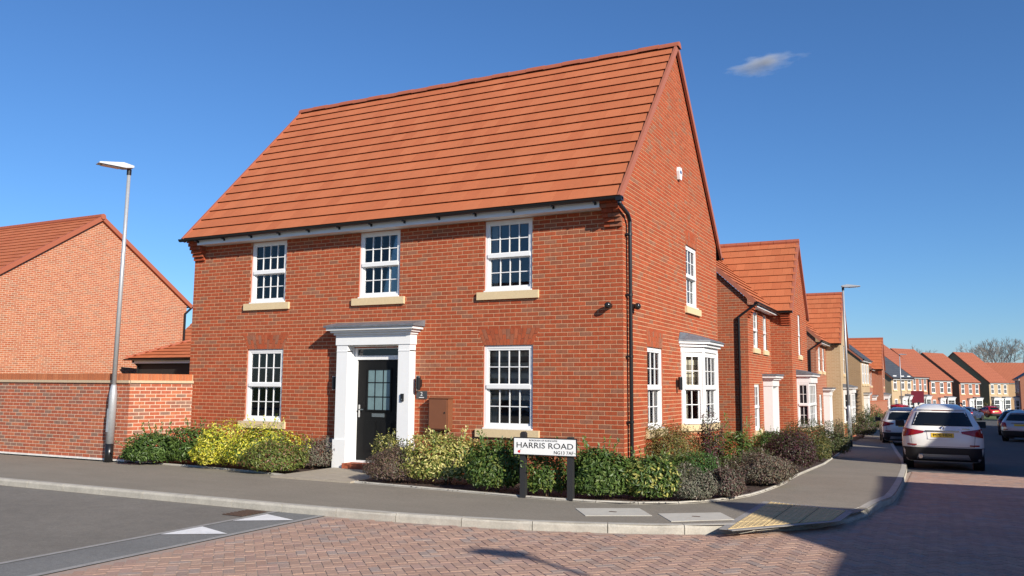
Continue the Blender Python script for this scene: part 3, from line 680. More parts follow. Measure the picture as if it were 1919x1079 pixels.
def dome_cam(loc, N, label):
    t = thing('security_light', label, 'security camera', loc, 0, 'black globe fittings by the house corner'); N = V(N); c = V(loc)
    mb = MB(); mb.tube(c+N*.002, c+N*.05, .05, .045, 14); mb.build('mount', M_black, t)
    mb = MB(); k = 7; g = c+N*.10
    prof = [(max(.004, .06*math.sin(math.pi*i/10)), -.06*math.cos(math.pi*i/10)) for i in range(11)]; mb.lathe(g, prof, 16); mb.build('globe', mat('smoked_globe', (.02, .02, .02), .12), t, smooth=True)
dome_cam((-.24, 0, 2.98), (0, -1, 0), 'black globe camera on the front wall near the corner'); dome_cam((0, .46, 3.0), (1, 0, 0), 'black globe camera on the gable behind the downpipe')
al = thing('alarm_box', 'white burglar alarm box high on the brick gable', 'alarm box', (0, 3.56, 6.07)); mb = MB()
q = [(.002, 3.44, 6.12), (.002, 3.48, 6.21), (.002, 3.64, 6.21), (.002, 3.68, 6.12), (.002, 3.63, 5.95), (.002, 3.49, 5.95)]; mb.prism(q, (.06, 0, 0)); mb.build('case', M_white, al); mb = MB(); mb.box((.062, 3.5, 6.08), (.066, 3.62, 6.14)); mb.build('badge', mat('badge_blue', (.05, .09, .2), .5), al)
# ================================================================ garden wall
gw = thing('garden_wall', 'brick garden wall with soldier coping and stone band left of the house', 'wall', (-12, -1.3, 0))
Wg = Wall(gw, mortar=M_mortar_w, pal=[(.40, .11, .055), (.36, .10, .055), (.43, .14, .07), (.29, .12, .08), (.26, .14, .10)], wts=[6, 5, 3, 3, 2])
A = V((-10.36, -1.33, 0)); L_ = A + V((-18, -.06, 0)); R_ = V((-9.98, -.012, 0)); d1 = (L_-A).normalized(); d2 = (R_-A); l2 = d2.length; d2.normalize()
n1 = V((d1.y, -d1.x, 0)); n1 = n1 if n1.y < 0 else -n1; n2 = V((d2.y, -d2.x, 0)); n2 = n2 if n2.x > 0 else -n2
Wg.add(A, d1, n1, lambda z: (0, 18), [], .03, 1.61); Wg.add(A, d2, n2, lambda z: (0, l2), [], .03, 1.61)
Wg.finish(300)
cop = mat('soldier_brick', src='tint', rough=.9, noise=(40, .15))
for d, n, ln in ((d1, n1, 18), (d2, n2, l2)):
    mb = MB(); mb.obox(A, d, n, 0, ln, 1.612, 1.665, -.26, .035); mb.build('stone_band', mat('band_stone', (.52, .40, .26), .9, noise=(20, .12)), gw)
    mb = MB(); mb.obox(A, d, n, 0, ln, 1.665, 1.80, -.235, -.005, (.55, .4, .27)); mb.build('coping_mortar', M_mortar, gw); rs = MB()
    for i in range(int(ln/.075)):
        mb = MB() if i < 90 else rs; mb.obox(A, d, n, i*.075+.004, i*.075+.071, 1.666, 1.806, -.24, .004, pick([(.42, .13, .05), (.45, .15, .06), (.38, .12, .05)], [1, 1, 1]))
        if i < 90: mb.build('coping_brick', cop, gw)
    if rs.v: rs.build('coping_run', cop, gw, kind='stuff')
mb = MB(); mb.obox(A, d1, n1, 0, 18, .0, .035, -.22, .03); mb.build('mortar_skirt', mat('white_mortar', (.75, .72, .66), .9, noise=(20, .2)), gw)
mb = MB(); mb.obox(A, d1, n1, 0, 18, .03, 1.61, -.215, -.02); mb.obox(A, d2, n2, .02, l2, .03, 1.61, -.215, -.02); mb.build('wall_core', M_reveal, gw)
# ================================================================ neighbour beyond the wall, garage, roof behind
nb = thing('neighbour_house', 'brick house gable with shallow orange roof behind the garden wall', 'house', (-27, 9, 0))
NX, nw, ny = -25.53, 9.2, 4.44; nk = 3.14/4.66; PALN = [(.43, .14, .068), (.40, .12, .058), (.45, .16, .08), (.37, .15, .085)]
Wn = Wall(nb, pal=PALN, wts=[5, 4, 4, 2], mortar=M_mortar_w); Wn.zk = [5.18]
Wn.add((NX, ny, 0), Y_, X_, slope_roof_outer(nw, 5.18, nk), [], 0, 8.22); Wn.finish(300)
mb = MB(); mb.face([(NX, ny, 0), (NX-9, ny, 0), (NX-9, ny, 4.95), (NX, ny, 4.95)]); mb.face([(NX, ny+nw, 0), (NX-9, ny+nw, 0), (NX-9, ny+nw, 4.95), (NX, ny+nw, 4.95)]); mb.build('side_wall', M_reveal, nb)
na = math.atan(nk); nl = 4.8/math.cos(na); W1 = V((0, math.cos(na), math.sin(na)))
tiles(nb, (NX-9, ny-.2, 5.1), X_, W1, nl+.06, lambda w_: (0, 9.1), 300, st=.022); tiles(nb, (NX-9, ny+nw+.2, 5.1), X_, V((0, -math.cos(na), math.sin(na))), nl+.06, lambda w_: (0, 9.1), 0)
for sy in (1, -1):
    mb = MB(); n = V((0, -math.sin(na)*sy, math.cos(na))); w_ = V((0, math.cos(na)*sy, math.sin(na))); e = V((NX+.003, ny-.22 if sy > 0 else ny+nw+.22, 5.08)); mb.prism([e-n*.12, e+w_*(nl+.06)-n*.12, e+w_*(nl+.06)+n*.05, e+n*.05], (.12, 0, 0)); mb.build('verge', mat('verge_orange', (.36, .10, .05), .7), nb)
for i in range(20): mb = MB(); mb.tube((NX+.14-i*.45, ny+nw/2, 8.34), (NX-.30-i*.45, ny+nw/2, 8.34), .12, .12, 8); mb.build('ridge_tile', M_ridge, nb)
gutter(nb, (NX+.12, ny+nw+.28, 5.07), (NX-9, ny+nw+.28, 5.07)); mb = MB(); mb.path([(NX+.06, ny+nw+.26, 5.03), (NX+.06, ny+nw-.12, 4.7), (NX+.06, ny+nw-.12, 0)], .05, 8); mb.build('downpipe', M_black, nb)
gr = thing('garage', 'low garage with hipped orange tiled roof between house and neighbour', 'garage', (-21, 12.5, 0))
gk = .45; ga = math.atan(gk); gx0, gx1, gy0, gy1 = -24.8, -17.0, 10.0, 15.6; hw = (gy1-gy0)/2
M_boards = mat('dark_boards', (.02, .018, .016), .7)
mb = MB(); mb.box((gx0+.35, gy0+.3, 0), (gx1-.3, gy1-.3, 2.42)); mb.build('wall', M_boards, gr)
mb = MB(); mb.box((gx0+.25, gy0+.12, 2.38), (gx1-.2, gy0+.14, 2.53)); mb.build('fascia', M_white, gr); gutter(gr, (gx0-.02, gy0-.03, 2.56), (gx1, gy0-.03, 2.56))
mb = MB(); mb.path([(gx0+.3, gy0+.1, 2.5), (gx0+.45, gy0+.25, 2.3), (gx0+.45, gy0+.25, 0)], .04, 8); mb.build('downpipe', M_black, gr)
cg = math.cos(ga)
tiles(gr, (gx0, gy0, 2.58), X_, V((0, cg, math.sin(ga))), hw/cg, lambda w_: (w_*cg, gx1-gx0-w_*cg), 300)
tiles(gr, (gx0, gy1, 2.58), -Y_, V((cg, 0, math.sin(ga))), hw/cg, lambda w_: (w_*cg, gy1-gy0-w_*cg), 0)
tiles(gr, (gx1, gy0, 2.58), Y_, V((-cg, 0, math.sin(ga))), hw/cg, lambda w_: (w_*cg, gy1-gy0-w_*cg), 0); tiles(gr, (gx1, gy1, 2.58), -X_, V((0, -cg, math.sin(ga))), hw/cg, lambda w_: (w_*cg, gx1-gx0-w_*cg), 0)
mb = MB(); e = V((gx0, gy0, 2.60)); mb.tube(e, e+V((hw, hw, hw*gk)), .06, .06, 8); mb.build('hip_tile', M_ridge, gr)
bh = thing('rear_house', 'strip of orange roofed house glimpsed between the neighbour and the main house', 'house', (-29, 24, 0))
mb = MB(); mb.box((-34, 20.3, 0), (-22, 27, 3.4)); mb.build('wall', M_reveal, bh)
tiles(bh, (-34.2, 20.0, 3.4), X_, V((0, .74, .673)), 4.6, lambda w_: (0, 12.4), 300)
# ================================================================ houses down the side street
RB = pattern_mat('brick_far', (.36, .105, .055), (.32, .095, .05), (.48, .30, .2), .225, .075, .010)
CB = pattern_mat('buff_brick_far', (.45, .32, .185), (.41, .28, .155), (.50, .39, .26), .225, .075, .010)
BB = pattern_mat('brown_brick_far', (.40, .24, .12), (.34, .20, .10), (.45, .32, .2), .225, .075, .010)
RT_ = pattern_mat('tile_far', (.36, .115, .06), (.34, .108, .056), (.16, .045, .025), .60, .33, .02, .75, .5, 'roof')
ST_ = pattern_mat('slate_far', (.075, .08, .09), (.06, .065, .075), (.03, .03, .035), .50, .30, .015, .6, .5, 'roof')
class Flat:
    def __init__(s, parent, m): s.p = parent; s.m = m; s.back = MB(); s.zk = []
    add_wall = None
    def add(s, O, U, N, outer, holes, z0, z1):
        w = Wall.__new__(Wall); w.back = s.back; w.full = []; w.rest = MB(); w.pal = RED; w.w = REDW; w.zk = s.zk
        Wall.add(w, O, U, N, outer, holes, z0, z1, 0, False)
    def finish(s, n=0): return s.back.build('wall', s.m, s.p)
def verge(parent, e, w_, n, ln, dx, m=None):
    mb = MB(); e, w_, n = V(e), V(w_), V(n); mb.prism([e-n*.10, e+w_*ln-n*.10, e+w_*ln+n*.03, e+n*.03], dx); mb.build('verge', m or M_verge, parent)
def porch(parent, O, U, N, u0, u1, z0, h=2.1, d=.28, doorm=None):
    mb = MB(); B = mb.obox; O = V(O)
    for a, b in ((u0, u0+.18), (u1-.18, u1)):
        mb = MB(); mb.obox(O, U, N, a, b, z0, z0+h, 0, d); mb.build('pilaster', M_white, parent)
    mb = MB(); mb.obox(O, U, N, u0-.02, u1+.02, z0+h, z0+h+.2, 0, d+.02); mb.obox(O, U, N, u0-.08, u1+.08, z0+h+.2, z0+h+.26, 0, d+.08); mb.obox(O, U, N, u0-.14, u1+.14, z0+h+.26, z0+h+.33, 0, d+.14); mb.build('entablature', M_white, parent)
    mb = MB(); mb.obox(O, U, N, u0-.17, u1+.17, z0+h+.331, z0+h+.39, 0, d+.17); mb.build('canopy_lead', M_lead, parent)
    mb = MB(); mb.obox(O, U, N, u0+.18, u1-.18, z0+.05, z0+h, .01, .05); dd = mb.build('door', doorm or M_white, parent)
    mb = MB(); mb.obox(O, U, N, u0+.26, u0+.36, z0+1.0, z0+1.14, .05, .075); mb.build('handle', M_black, dd)
def box_bay(parent, O, U, N, u0, u1, z0, h=1.5, d=.42, wallm=None, zb=None):
    O = V(O); zb = z0-.75 if zb is None else zb
    mb = MB(); mb.obox(O, U, N, u0, u1, zb, z0-.13, 0, d); mb.build('bay_base', wallm or M_reveal, parent)
    mb = MB(); mb.obox(O, U, N, u0-.05, u1+.05, z0-.13, z0, 0, d+.05); mb.build('bay_sill', M_stone, parent)
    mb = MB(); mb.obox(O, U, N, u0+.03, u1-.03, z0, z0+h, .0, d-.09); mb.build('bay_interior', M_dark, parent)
    sash(parent, O+N*(d-.01), U, N, u0, z0, u1-u0, h, cols=4, rec=.06, sill=False, fr=.07, gl=M_dark)
    sash(parent, O+U*u0, N, -U, 0, z0, d-.02, h, cols=2, rec=.02, sill=False, fr=.05, gl=M_dark); sash(parent, O+U*u1, N, U, 0, z0, d-.02, h, cols=2, rec=.02, sill=False, fr=.05, gl=M_dark)
    mb = MB(); mb.obox(O, U, N, u0-.04, u1+.04, z0+h, z0+h+.22, 0, d+.04); mb.obox(O, U, N, u0-.12, u1+.12, z0+h+.22, z0+h+.28, 0, d+.12); mb.build('bay_cornice', M_white, parent)
    mb = MB(); mb.prism([O+U*(u0-.14)+N*(d+.14)+Z_*(z0+h+.281), O+U*(u0-.14)+N*(d+.14)+Z_*(z0+h+.32), O+U*(u0-.14)+Z_*(z0+h+.46), O+U*(u0-.14)+Z_*(z0+h+.281)], U*(u1-u0+.28)); mb.build('bay_roof', M_lead, parent)
def cross_house(name, label, x0, ya, yb, yc, x2, zg, ze, zr, real=0, dep=5.2, wing=None, bodym=RB, tile=True, slate=False):
    t = thing(name, label, 'house', (x0-dep/2, ya, zg)); k = (zr-ze)/((yc-yb)/2+.2)
    W = Wall(t) if real else Flat(t, bodym); W.zk = [ze+.1]; W2 = W if wing is None else Flat(t, wing); W2.zk = [ze+.1]
    k1 = (zr-ze)/(dep/2+.25); zb = ze-.06
    h1 = [(.85, 1.63, zg+3.27, zg+4.42), (2.55, 3.17, zg+3.27, zg+4.42), (.80, 1.64, zg+.75, zg+2.15), (2.35, 3.45, zg, zg+2.1)]
    W.add((x0, ya, 0), Y_, X_, lambda z: (0, yb-ya), h1, zg, zb)
    W.add((x0, ya, 0), -X_, -Y_, lambda z: (0, dep) if z < ze+.1 else ((z-ze-.1)/k1, dep-(z-ze-.1)/k1), [], zg, ze+.1+k1*dep/2-.03)
    W2.add((x2, yb, 0), -X_, -Y_, lambda z: (0, x2-x0), [], zg, zb)
    ww = yc-yb; h2 = [(ww/2-.27, ww/2+.27, zg+3.2, zg+4.65), (.95, 2.75, zg+.6, zg+2.1)]
    W2.add((x2, yb, 0), Y_, X_, lambda z: (0, ww) if z < ze+.1 else ((z-ze-.1)/k, ww-(z-ze-.1)/k), h2, zg, ze+.1+k*ww/2-.03)
    W.finish(300)
    if W2 is not W: W2.finish()
    mb = MB(); mb.face([(x0-dep, ya, zg), (x0-dep, yc, zg), (x0-dep, yc, ze), (x0-dep, ya, ze)]); mb.face([(x2, yc, zg), (x0-dep, yc, zg), (x0-dep, yc, ze), (x2, yc, ze)]); mb.build('rear_wall', M_reveal, t)
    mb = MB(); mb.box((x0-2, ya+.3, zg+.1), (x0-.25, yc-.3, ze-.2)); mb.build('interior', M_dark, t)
    O = V((x0, ya, 0))
    for a, b, c, d in h1[:3]: sash(t, O, Y_, X_, a, c, b-a, d-c, cols=2, gl=M_dark)
    porch(t, O, Y_, X_, 2.30, 3.50, zg)
    O2 = V((x2, yb, 0)); a, b, c, d = h2[0]; sash(t, O2, Y_, X_, a, c, b-a, d-c, cols=2, gl=M_dark); box_bay(t, O2, Y_, X_, .95, 2.75, zg+.72, 1.5, .42, M_reveal, zg)
    # roofs
    tl = dict(n_ind=300 if tile else 0)
    an = math.atan(k1); ln = (dep/2+.25)/math.cos(an); Wm = V((-math.cos(an), 0, math.sin(an)))
    tiles(t, (x0+.25, ya-.08, ze), Y_, Wm, ln, lambda w_: (0, yc-ya+.1), **tl)
    tiles(t, (x0-dep-.25, ya-.08, ze), Y_, V((math.cos(an), 0, math.sin(an))), ln, lambda w_: (0, yc-ya+.1), 0)
    verge(t, (x0+.27, ya-.085, ze), Wm, V((math.sin(an), 0, math.cos(an))), ln, (0, .08, 0))
    a2 = math.atan(k); l2 = (ww/2+.2)/math.cos(a2); xl = x2+.08-(x0-dep/2)
    for sy in (1, -1):
        Wv = V((0, math.cos(a2)*sy, math.sin(a2))); y0 = yb-.2 if sy > 0 else yc+.2
        # the wing's slope starts at the valley with the main slope
        tiles(t, (x2+.08, y0, ze+.012), -X_, Wv, l2, lambda w_: (0, min(xl, x2-x0-.15 + ((w_+.2)*math.sin(a2))/k1)), **(tl if sy > 0 else dict(n_ind=0)))
        verge(t, (x2+.003, y0, ze), Wv, V((0, -math.sin(a2)*sy, math.cos(a2))), l2, (.09, 0, 0))
    for i in range(int(xl/.45)): mb = MB(); mb.tube((x2+.1-i*.45, (yb+yc)/2, zr+.0), (x2-.34-i*.45, (yb+yc)/2, zr+.0), .10, .10, 8); mb.build('ridge_tile', M_ridge, t)
    mb = MB(); mb.box((x0+.225, ya+.32, ze-.13), (x0+.245, yb-.02, ze-.015)); mb.build('fascia', M_white, t); mb = MB(); mb.box((x0, ya+.32, ze-.125), (x0+.224, yb, ze-.11)); mb.build('soffit', M_white, t)
    gutter(t, (x0+.30, ya-.1, ze-.01), (x0+.30, yb-.15, ze-.01)); gutter(t, (x0+.3, yb-.25, ze-.01), (x2+.1, yb-.25, ze-.01))
    mb = MB(); mb.path([(x0+.3, ya-.05, ze-.05), (x0-.05, ya-.06, ze-.3), (x0-.25, ya-.06, ze-.45), (x0-.25, ya-.06, zg)], .036, 8); mb.build('downpipe', M_black, t)
    for j in range(5):
        mb = MB(); mb.box((x0-.002, ya+.002, ze-.45+j*.075), (x0+.045*(j+1), ya+.31, ze-.385+j*.075), pick(RED, REDW)); mb.build('corbel_brick', M_brick, t)
        if wing is None: mb = MB(); mb.box((x2-.31, yb-.04*(j+1), ze-.45+j*.075), (x2-.003, yb+.02, ze-.385+j*.075), pick(RED, REDW)); mb.build('corbel_brick', M_brick, t)
    return t
cross_house('corner_gabled_house', 'red brick house with projecting gable next door up the side street', -.32, 12.23, 16.13, 19.95, .36, -.45, 4.17, 6.88, real=1)
cross_house('gabled_house', 'red brick house with a buff brick gable beyond the first gabled house', -.22, 27.4, 31.3, 35.3, .45, -.88, 3.78, 6.5, wing=CB)
def row_house(name, label, loc, rot, w_=5.6, dep=10, eh=4.75, rise=3.6, wallm=RB, roofm=RT_, features=True, group=None, side=None, ups=(.45, 2.45, 4.2), nbay=1):
    t = local(thing(name, label, 'house', loc, rot, group)); h = dep/2; N = -Y_
    mb = MB(); mb.face([(0, 0, -1), (w_, 0, -1), (w_, 0, eh), (0, 0, eh)]); mb.build('wall', wallm, t); mb = MB(); mb.face([(w_, dep, -1), (0, dep, -1), (0, dep, eh), (w_, dep, eh)]); mb.build('rear_wall', wallm, t)
    for x, s in ((0, -1), (w_, 1)): mb = MB(); mb.face([(x, 0, -1), (x, dep, -1), (x, dep, eh), (x, h, eh+rise), (x, 0, eh)]); mb.build('gable_wall', side or wallm, t)
    o = .2; sl = rise/h
    for s in (0, 1):
        y0, y1 = (-o, h) if s == 0 else (dep+o, h); z0 = eh-o*sl*.6; mb = MB(); a = [(-.08, y0, z0), (w_+.08, y0, z0), (w_+.08, y1, eh+rise+.06), (-.08, y1, eh+rise+.06)]
        mb.prism([V(q) for q in a], (0, 0, .07)); mb.build('roof', roofm, t)
    mb = MB(); mb.box((-.02, -.19, eh-.22), (w_+.02, -.02, eh-.1)); mb.build('fascia', M_white, t); mb = MB(); mb.box((-.1, -.29, eh-.13), (w_+.1, -.19, eh-.05)); mb.build('gutter', M_black, t)
    for x in (-.09, w_+.01):
        for y0, y1 in ((-o, h), (dep+o, h)): mb = MB(); mb.prism([V((x, y0, eh-o*sl*.6-.14)), V((x, y1, eh+rise-.1)), V((x, y1, eh+rise+.05)), V((x, y0, eh-o*sl*.6-.01))], (.08, 0, 0)); mb.build('verge', M_verge, t)
    if features:
        def win(x, z, ww, hh):
            mb = MB(); B = lambda a, b, c, d: mb.box((x+a, -.03, z+c), (x+b, .02, z+d)); f = .09
            B(0, f, 0, hh); B(ww-f, ww, 0, hh); B(f, ww-f, 0, f); B(f, ww-f, hh-f, hh); B(f, ww-f, hh/2-.05, hh/2+.05); B(ww/2-.02, ww/2+.02, f, hh-f)
            wo = mb.build('window', M_white, t); mb = MB(); mb.box((x+f, -.012, z+f), (x+ww-f, -.004, z+hh-f)); mb.build('pane', M_dark, wo); mb = MB(); mb.box((x-.12, -.07, z-.15), (x+ww+.12, 0, z-.005)); mb.build('sill', M_stone, t)
        for x in ups: win(x, 3.1, .85, 1.4)
        if nbay == 1: win(.6, .75, .75, 1.45); porch(t, O0, X_, N, 2.0, 3.2, 0); box_bay(t, O0, X_, N, 3.5, 5.2, .72, 1.5, .45, wallm, -.5)
        elif nbay == 2: box_bay(t, O0, X_, N, .4, 2.0, .72, 1.5, .45, wallm, -.5); porch(t, O0, X_, N, 2.2, 3.4, 0); box_bay(t, O0, X_, N, 3.6, 5.2, .72, 1.5, .45, wallm, -.5)
        else: porch(t, O0, X_, N, 1.2, 2.3, 0)
    return t
def at(u, v, d): return CAM + ray(u, v)*d
PI2 = math.pi/2
def lhouse(*a, **k): return row_house(*a, **k)
c4 = at(1613, 700, 57.5)
lhouse('slate_roof_house', 'buff brick house with dark slate roof and a white porch beside the tall lamp post', (c4.x, c4.y, gz(c4.y)-.1), math.radians(88), 5.4, 8.5, 4.85, 3.6, CB, ST_, side=BB, ups=(.7, 2.2, 3.8), nbay=0)
cross_house('distant_gabled_house', 'red brick gabled house beyond the slate roofed house', -.3, 63.0, 66.8, 70.6, .5, -1.5, 3.2, 6.0, tile=False)
c6 = at(1670, 705, 82); lhouse('buff_brick_house', 'narrow buff brick house with grey slate roof in the distance', (c6.x, c6.y, gz(c6.y)-.1), math.radians(72), 5.6, 7.5, 4.3, 3.0, CB, ST_)
c7 = at(1708, 707, 94); lhouse('red_row_house', 'red brick house partly hidden behind the maroon agents board', (c7.x, c7.y, gz(c7.y)), math.radians(74), 5.6, 10, 4.7, 4.0, group='red brick houses round the bend')
c8 = at(1741, 711, 110); lhouse('red_row_house', 'red brick house with white bay directly above the white estate car', (c8.x, c8.y, gz(c8.y)), math.radians(60), 5.4, 10.4, 4.8, 4.2, group='red brick houses round the bend')
c9 = at(1797, 715, 118); lhouse('red_row_house', 'red brick house with white bay next to the buff double bay house', (c9.x, c9.y, gz(c9.y)), math.radians(60), 5.4, 10.4, 4.75, 4.2, group='red brick houses round the bend')
c10 = at(1853, 714, 126); lhouse('double_bay_house', 'buff brick house with two white bays behind the red car', (c10.x, c10.y, gz(c10.y)), math.radians(60), 5.6, 10.4, 4.8, 4.6, CB, RT_, side=BB, nbay=2)
c11 = at(1862, 740, 160); lhouse('end_house', 'brown brick house with long orange roof at the end of the street', (c11.x, c11.y, gz(c11.y)), math.radians(22), 16, 8, 5.0, 3.8, BB, RT_, ups=(4.6, 8.0, 11.0), nbay=0)
c12 = at(1912, 720, 92); lhouse('edge_house', 'dark brick house cut off by the right edge of the picture', (c12.x, c12.y+7, gz(c12.y)), math.radians(-90), 7, 8, 4.6, 2.6, RB, ST_)
# a row across the front road, behind the camera, that the windows reflect
for k, x in enumerate((-24, -12, 0)): row_house('facing_house', 'brick house across the front road, %s of three behind the viewer' % ('west end one', 'middle one', 'east end one')[k], (x+8, -34, 0), math.pi, 8.5, 8, 5.0, 3.6, ups=(1, 3.6, 6.2), group='houses across the front road')
# houses across the side street: outside the picture, they shade the road
r1 = thing('opposite_corner_house', 'brick house with low hipped roof opposite the corner', 'house', (17, -5.7, 0))
mb = MB(); mb.box((13.15, -11.4, -.2), (21, 0, 5.1)); mb.build('wall', RB, r1)
mb = MB(); a, b, c, d = V((12.9, -11.6, 5.1)), V((21.2, -11.6, 5.1)), V((21.2, .2, 5.1)), V((12.9, .2, 5.1)); e, f = V((17.05, -7.5, 6.9)), V((17.05, -3.9, 6.9))
for q in ((a, b, e), (b, c, f, e), (c, d, f), (d, a, e, f)): mb.face(q)
mb.build('roof', ST_, r1)
mb = MB(); mb.prism([V((13.0, -9.25, 5.1)), V((13.0, -7.6, 6.42)), V((13.0, -5.95, 5.1))], (3.2, 0, 0)); mb.build('gablet', RB, r1)
for k, (y1, ln, eh, rise) in enumerate(((13.6, 8.2, 5.0, 3.6), (24.5, 9.0, 5.0, 3.6), (37, 10.5, 5.0, 3.7), (50, 10.5, 5.0, 3.7), (64, 11.5, 5.0, 3.7))):
    row_house('opposite_house', 'brick house on the far side of the side street, number %s from the corner' % ('two', 'three', 'four', 'five', 'six')[k], (13.0, y1, gz(y1)+.0), -PI2, ln, 7.4, eh, rise, features=False, group='houses facing across the side street')
# ================================================================ street lamps
M_galv = mat('galvanised_steel', (.46, .47, .48), .45, metal=.4, noise=(25, .12))
M_lens = mat('led_lens', (.25, .25, .26), .2)
def street_lamp(base, h, ang, label, lean=(0, 0), arm=.0):
    t = local(thing('street_lamp', label, 'street lamp', base)); t.rotation_euler = (lean[0], lean[1], 0)
    mb = MB(); mb.lathe((0, 0, 0), [(.082, -.05), (.082, .38)], 16); mb.build('base_band', M_black, t, True)
    mb = MB(); mb.lathe((0, 0, 0), [(.08, .381), (.08, 1.42), (.06, 1.55), (.05, 1.6)], 16); mb.build('base_section', M_galv, t, True)
    mb = MB(); mb.lathe((0, 0, 0), [(.048, 1.601), (.037, h-.12)], 14); mb.build('pole', M_galv, t, True)
    mb = MB(); mb.lathe((0, 0, 0), [(.048, h-.119), (.048, h)], 14); mb.build('spigot', M_black, t)
    d = V((math.cos(ang), math.sin(ang), 0)); n = V((-d.y, d.x, 0)); mb = MB(); pr = [(-.06, .06), (-.06, .10), (.15, .14), (.62, .075), (.64, .045), (.1, .03)]
    q = [d*a + Z_*(h+b-.03) for a, b in pr]; wd = .13
    mb.prism([p-n*wd for p in q], n*(2*wd)); mb.build('lantern', M_galv, t); mb = MB(); mb.prism([d*.2+n*-.1+Z_*(h+.0), d*.56+n*-.1+Z_*(h+.008), d*.56+n*.1+Z_*(h+.008), d*.2+n*.1+Z_*(h+.0)], (0, 0, -.012)); mb.build('led_panel', M_lens, t)
    mb = MB(); mb.box((-.035, -.089, .62), (.035, -.082, 1.1)); mb.build('access_door', M_galv, t)
street_lamp(tuple(G(203, 866)), 6.2, math.radians(-112), 'grey street lamp with black base in front of the garden wall', (math.radians(.1), math.radians(1.0)))
b2 = G(1594, 837); street_lamp(tuple(b2), 6.25, math.radians(10), 'tall grey street lamp beside the footway of the side street', (0, math.radians(-.5)))
b3 = at(1690, 760, 78); street_lamp((b3.x, b3.y, gz(b3.y)), 6.2, math.radians(0), 'distant street lamp in front of the buff brick house')
street_lamp((12.0, -12.0, 0), 6.15, math.radians(178), 'street lamp whose shadow lies on the block paving')
# ================================================================ street name sign
pa, pb = G(978, 933), G(1067, 939); sdv = V((pb.x-pa.x, pb.y-pa.y, 0)).normalized(); sn = V((sdv.y, -sdv.x, 0))
def onsign(u, v):
    d = ray(u, v); t = (pa-CAM).dot(sn)/d.dot(sn); q = CAM+d*t; return (q-pa).dot(sdv), q.z
sg = thing('street_sign', 'white street name sign reading HARRIS ROAD on two black posts', 'street sign', tuple(pa))
M_post = mat('recycled_post', (.022, .022, .023), .6, bump=(60, .003)); M_plate = mat('sign_white', (.82, .82, .80), .45); M_ink = mat('sign_black', (.012, .012, .012), .5)
(s0, zt), (s1, zb2) = onsign(962, 818.5), onsign(1081, 857)
for q, top in ((pa, .0), (pb, -.03)):
    mb = MB(); mb.obox(V((q.x, q.y, 0)), sdv, sn, -.042, .042, -.1, zt+.05+top, -.10, -.015)
    if top == 0: mb.prism([V((q.x, q.y, 0))+sdv*a+sn*-.10+Z_*(zt+.05+b) for a, b in ((-.042, 0), (.042, 0), (.02, .03), (-.02, .03))], sn*.085)
    mb.build('post', M_post, sg)
ps = V((pa.x, pa.y, 0)); mb = MB(); mb.obox(ps, sdv, sn, s0, s1, zb2, zt, -.012, .0); mb.build('backing_plate', M_ink, sg)
mb = MB(); mb.obox(ps, sdv, sn, s0+.015, s1-.015, zb2+.015, zt-.015, .0005, .003); face = mb.build('face_panel', M_plate, sg)
hh = zt-zb2; cs = (s0+s1)/2
def put(txt, size, s, z, width=None):
    me = text_mesh(txt, size); me.materials.append(M_ink); xs = [v.co.x for v in me.vertices]; k = (width/(max(xs)-min(xs))) if width else 1
    me.transform(Matrix.Diagonal((k, 1, 1, 1))); inst('lettering', me, face, frame(sdv, Z_, sn, ps+sdv*s+sn*.0035+Z_*z))
put('HARRIS ROAD', hh*.44, cs, zt-hh*.45, (s1-s0)*.89); put('BOROUGH OF RUSHCLIFFE', hh*.12, cs-.02, zt-hh*.16, (s1-s0)*.44); put('NG13 7AF', hh*.26, s1-.20, zb2+hh*.2, .30)
mb = MB()
for i, (dx, dz, r) in enumerate(((0, 0, .018), (.014, .008, .014), (.012, -.010, .012))):
    c = ps+sdv*(s0+.09+dx)+sn*.004+Z_*(zb2+hh*.2+dz); mb.face([c+sdv*(r*math.cos(a*math.pi/5))+sn*(.0004*i)+Z_*(r*math.sin(a*math.pi/5)) for a in range(10)])
mb.build('poppy_emblem', mat('poppy_red', (.6, .02, .02), .5), face)
mb = MB(); c = ps+sdv*(s0+.115)+sn*.004+Z_*(zb2+hh*.2+.02); mb.face([c, c+sdv*.012+Z_*.012, c+sdv*.006+Z_*.02]); mb.build('poppy_leaf', mat('leaf_green', (.03, .15, .03), .6), face)
# estate agent's board far down the street
e3 = at(1721, 760, 84); sb = thing('agents_board', 'maroon estate agents board on a white post far down the street', 'sign board', (e3.x, e3.y, gz(e3.y)))
mb = MB(); mb.box((e3.x-.05, e3.y, gz(e3.y)), (e3.x+.05, e3.y+.1, gz(e3.y)+2.9)); mb.build('post', M_white, sb); mb = MB(); mb.box((e3.x-.62, e3.y-.03, gz(e3.y)+1.75), (e3.x+.55, e3.y-.002, gz(e3.y)+2.95)); mb.build('board', mat('maroon', (.17, .015, .03), .5), sb); mb = MB(); mb.box((e3.x-.35, e3.y-.03, gz(e3.y)+.8), (e3.x+.45, e3.y-.002, gz(e3.y)+1.72)); mb.build('lower_board', M_plate, sb)
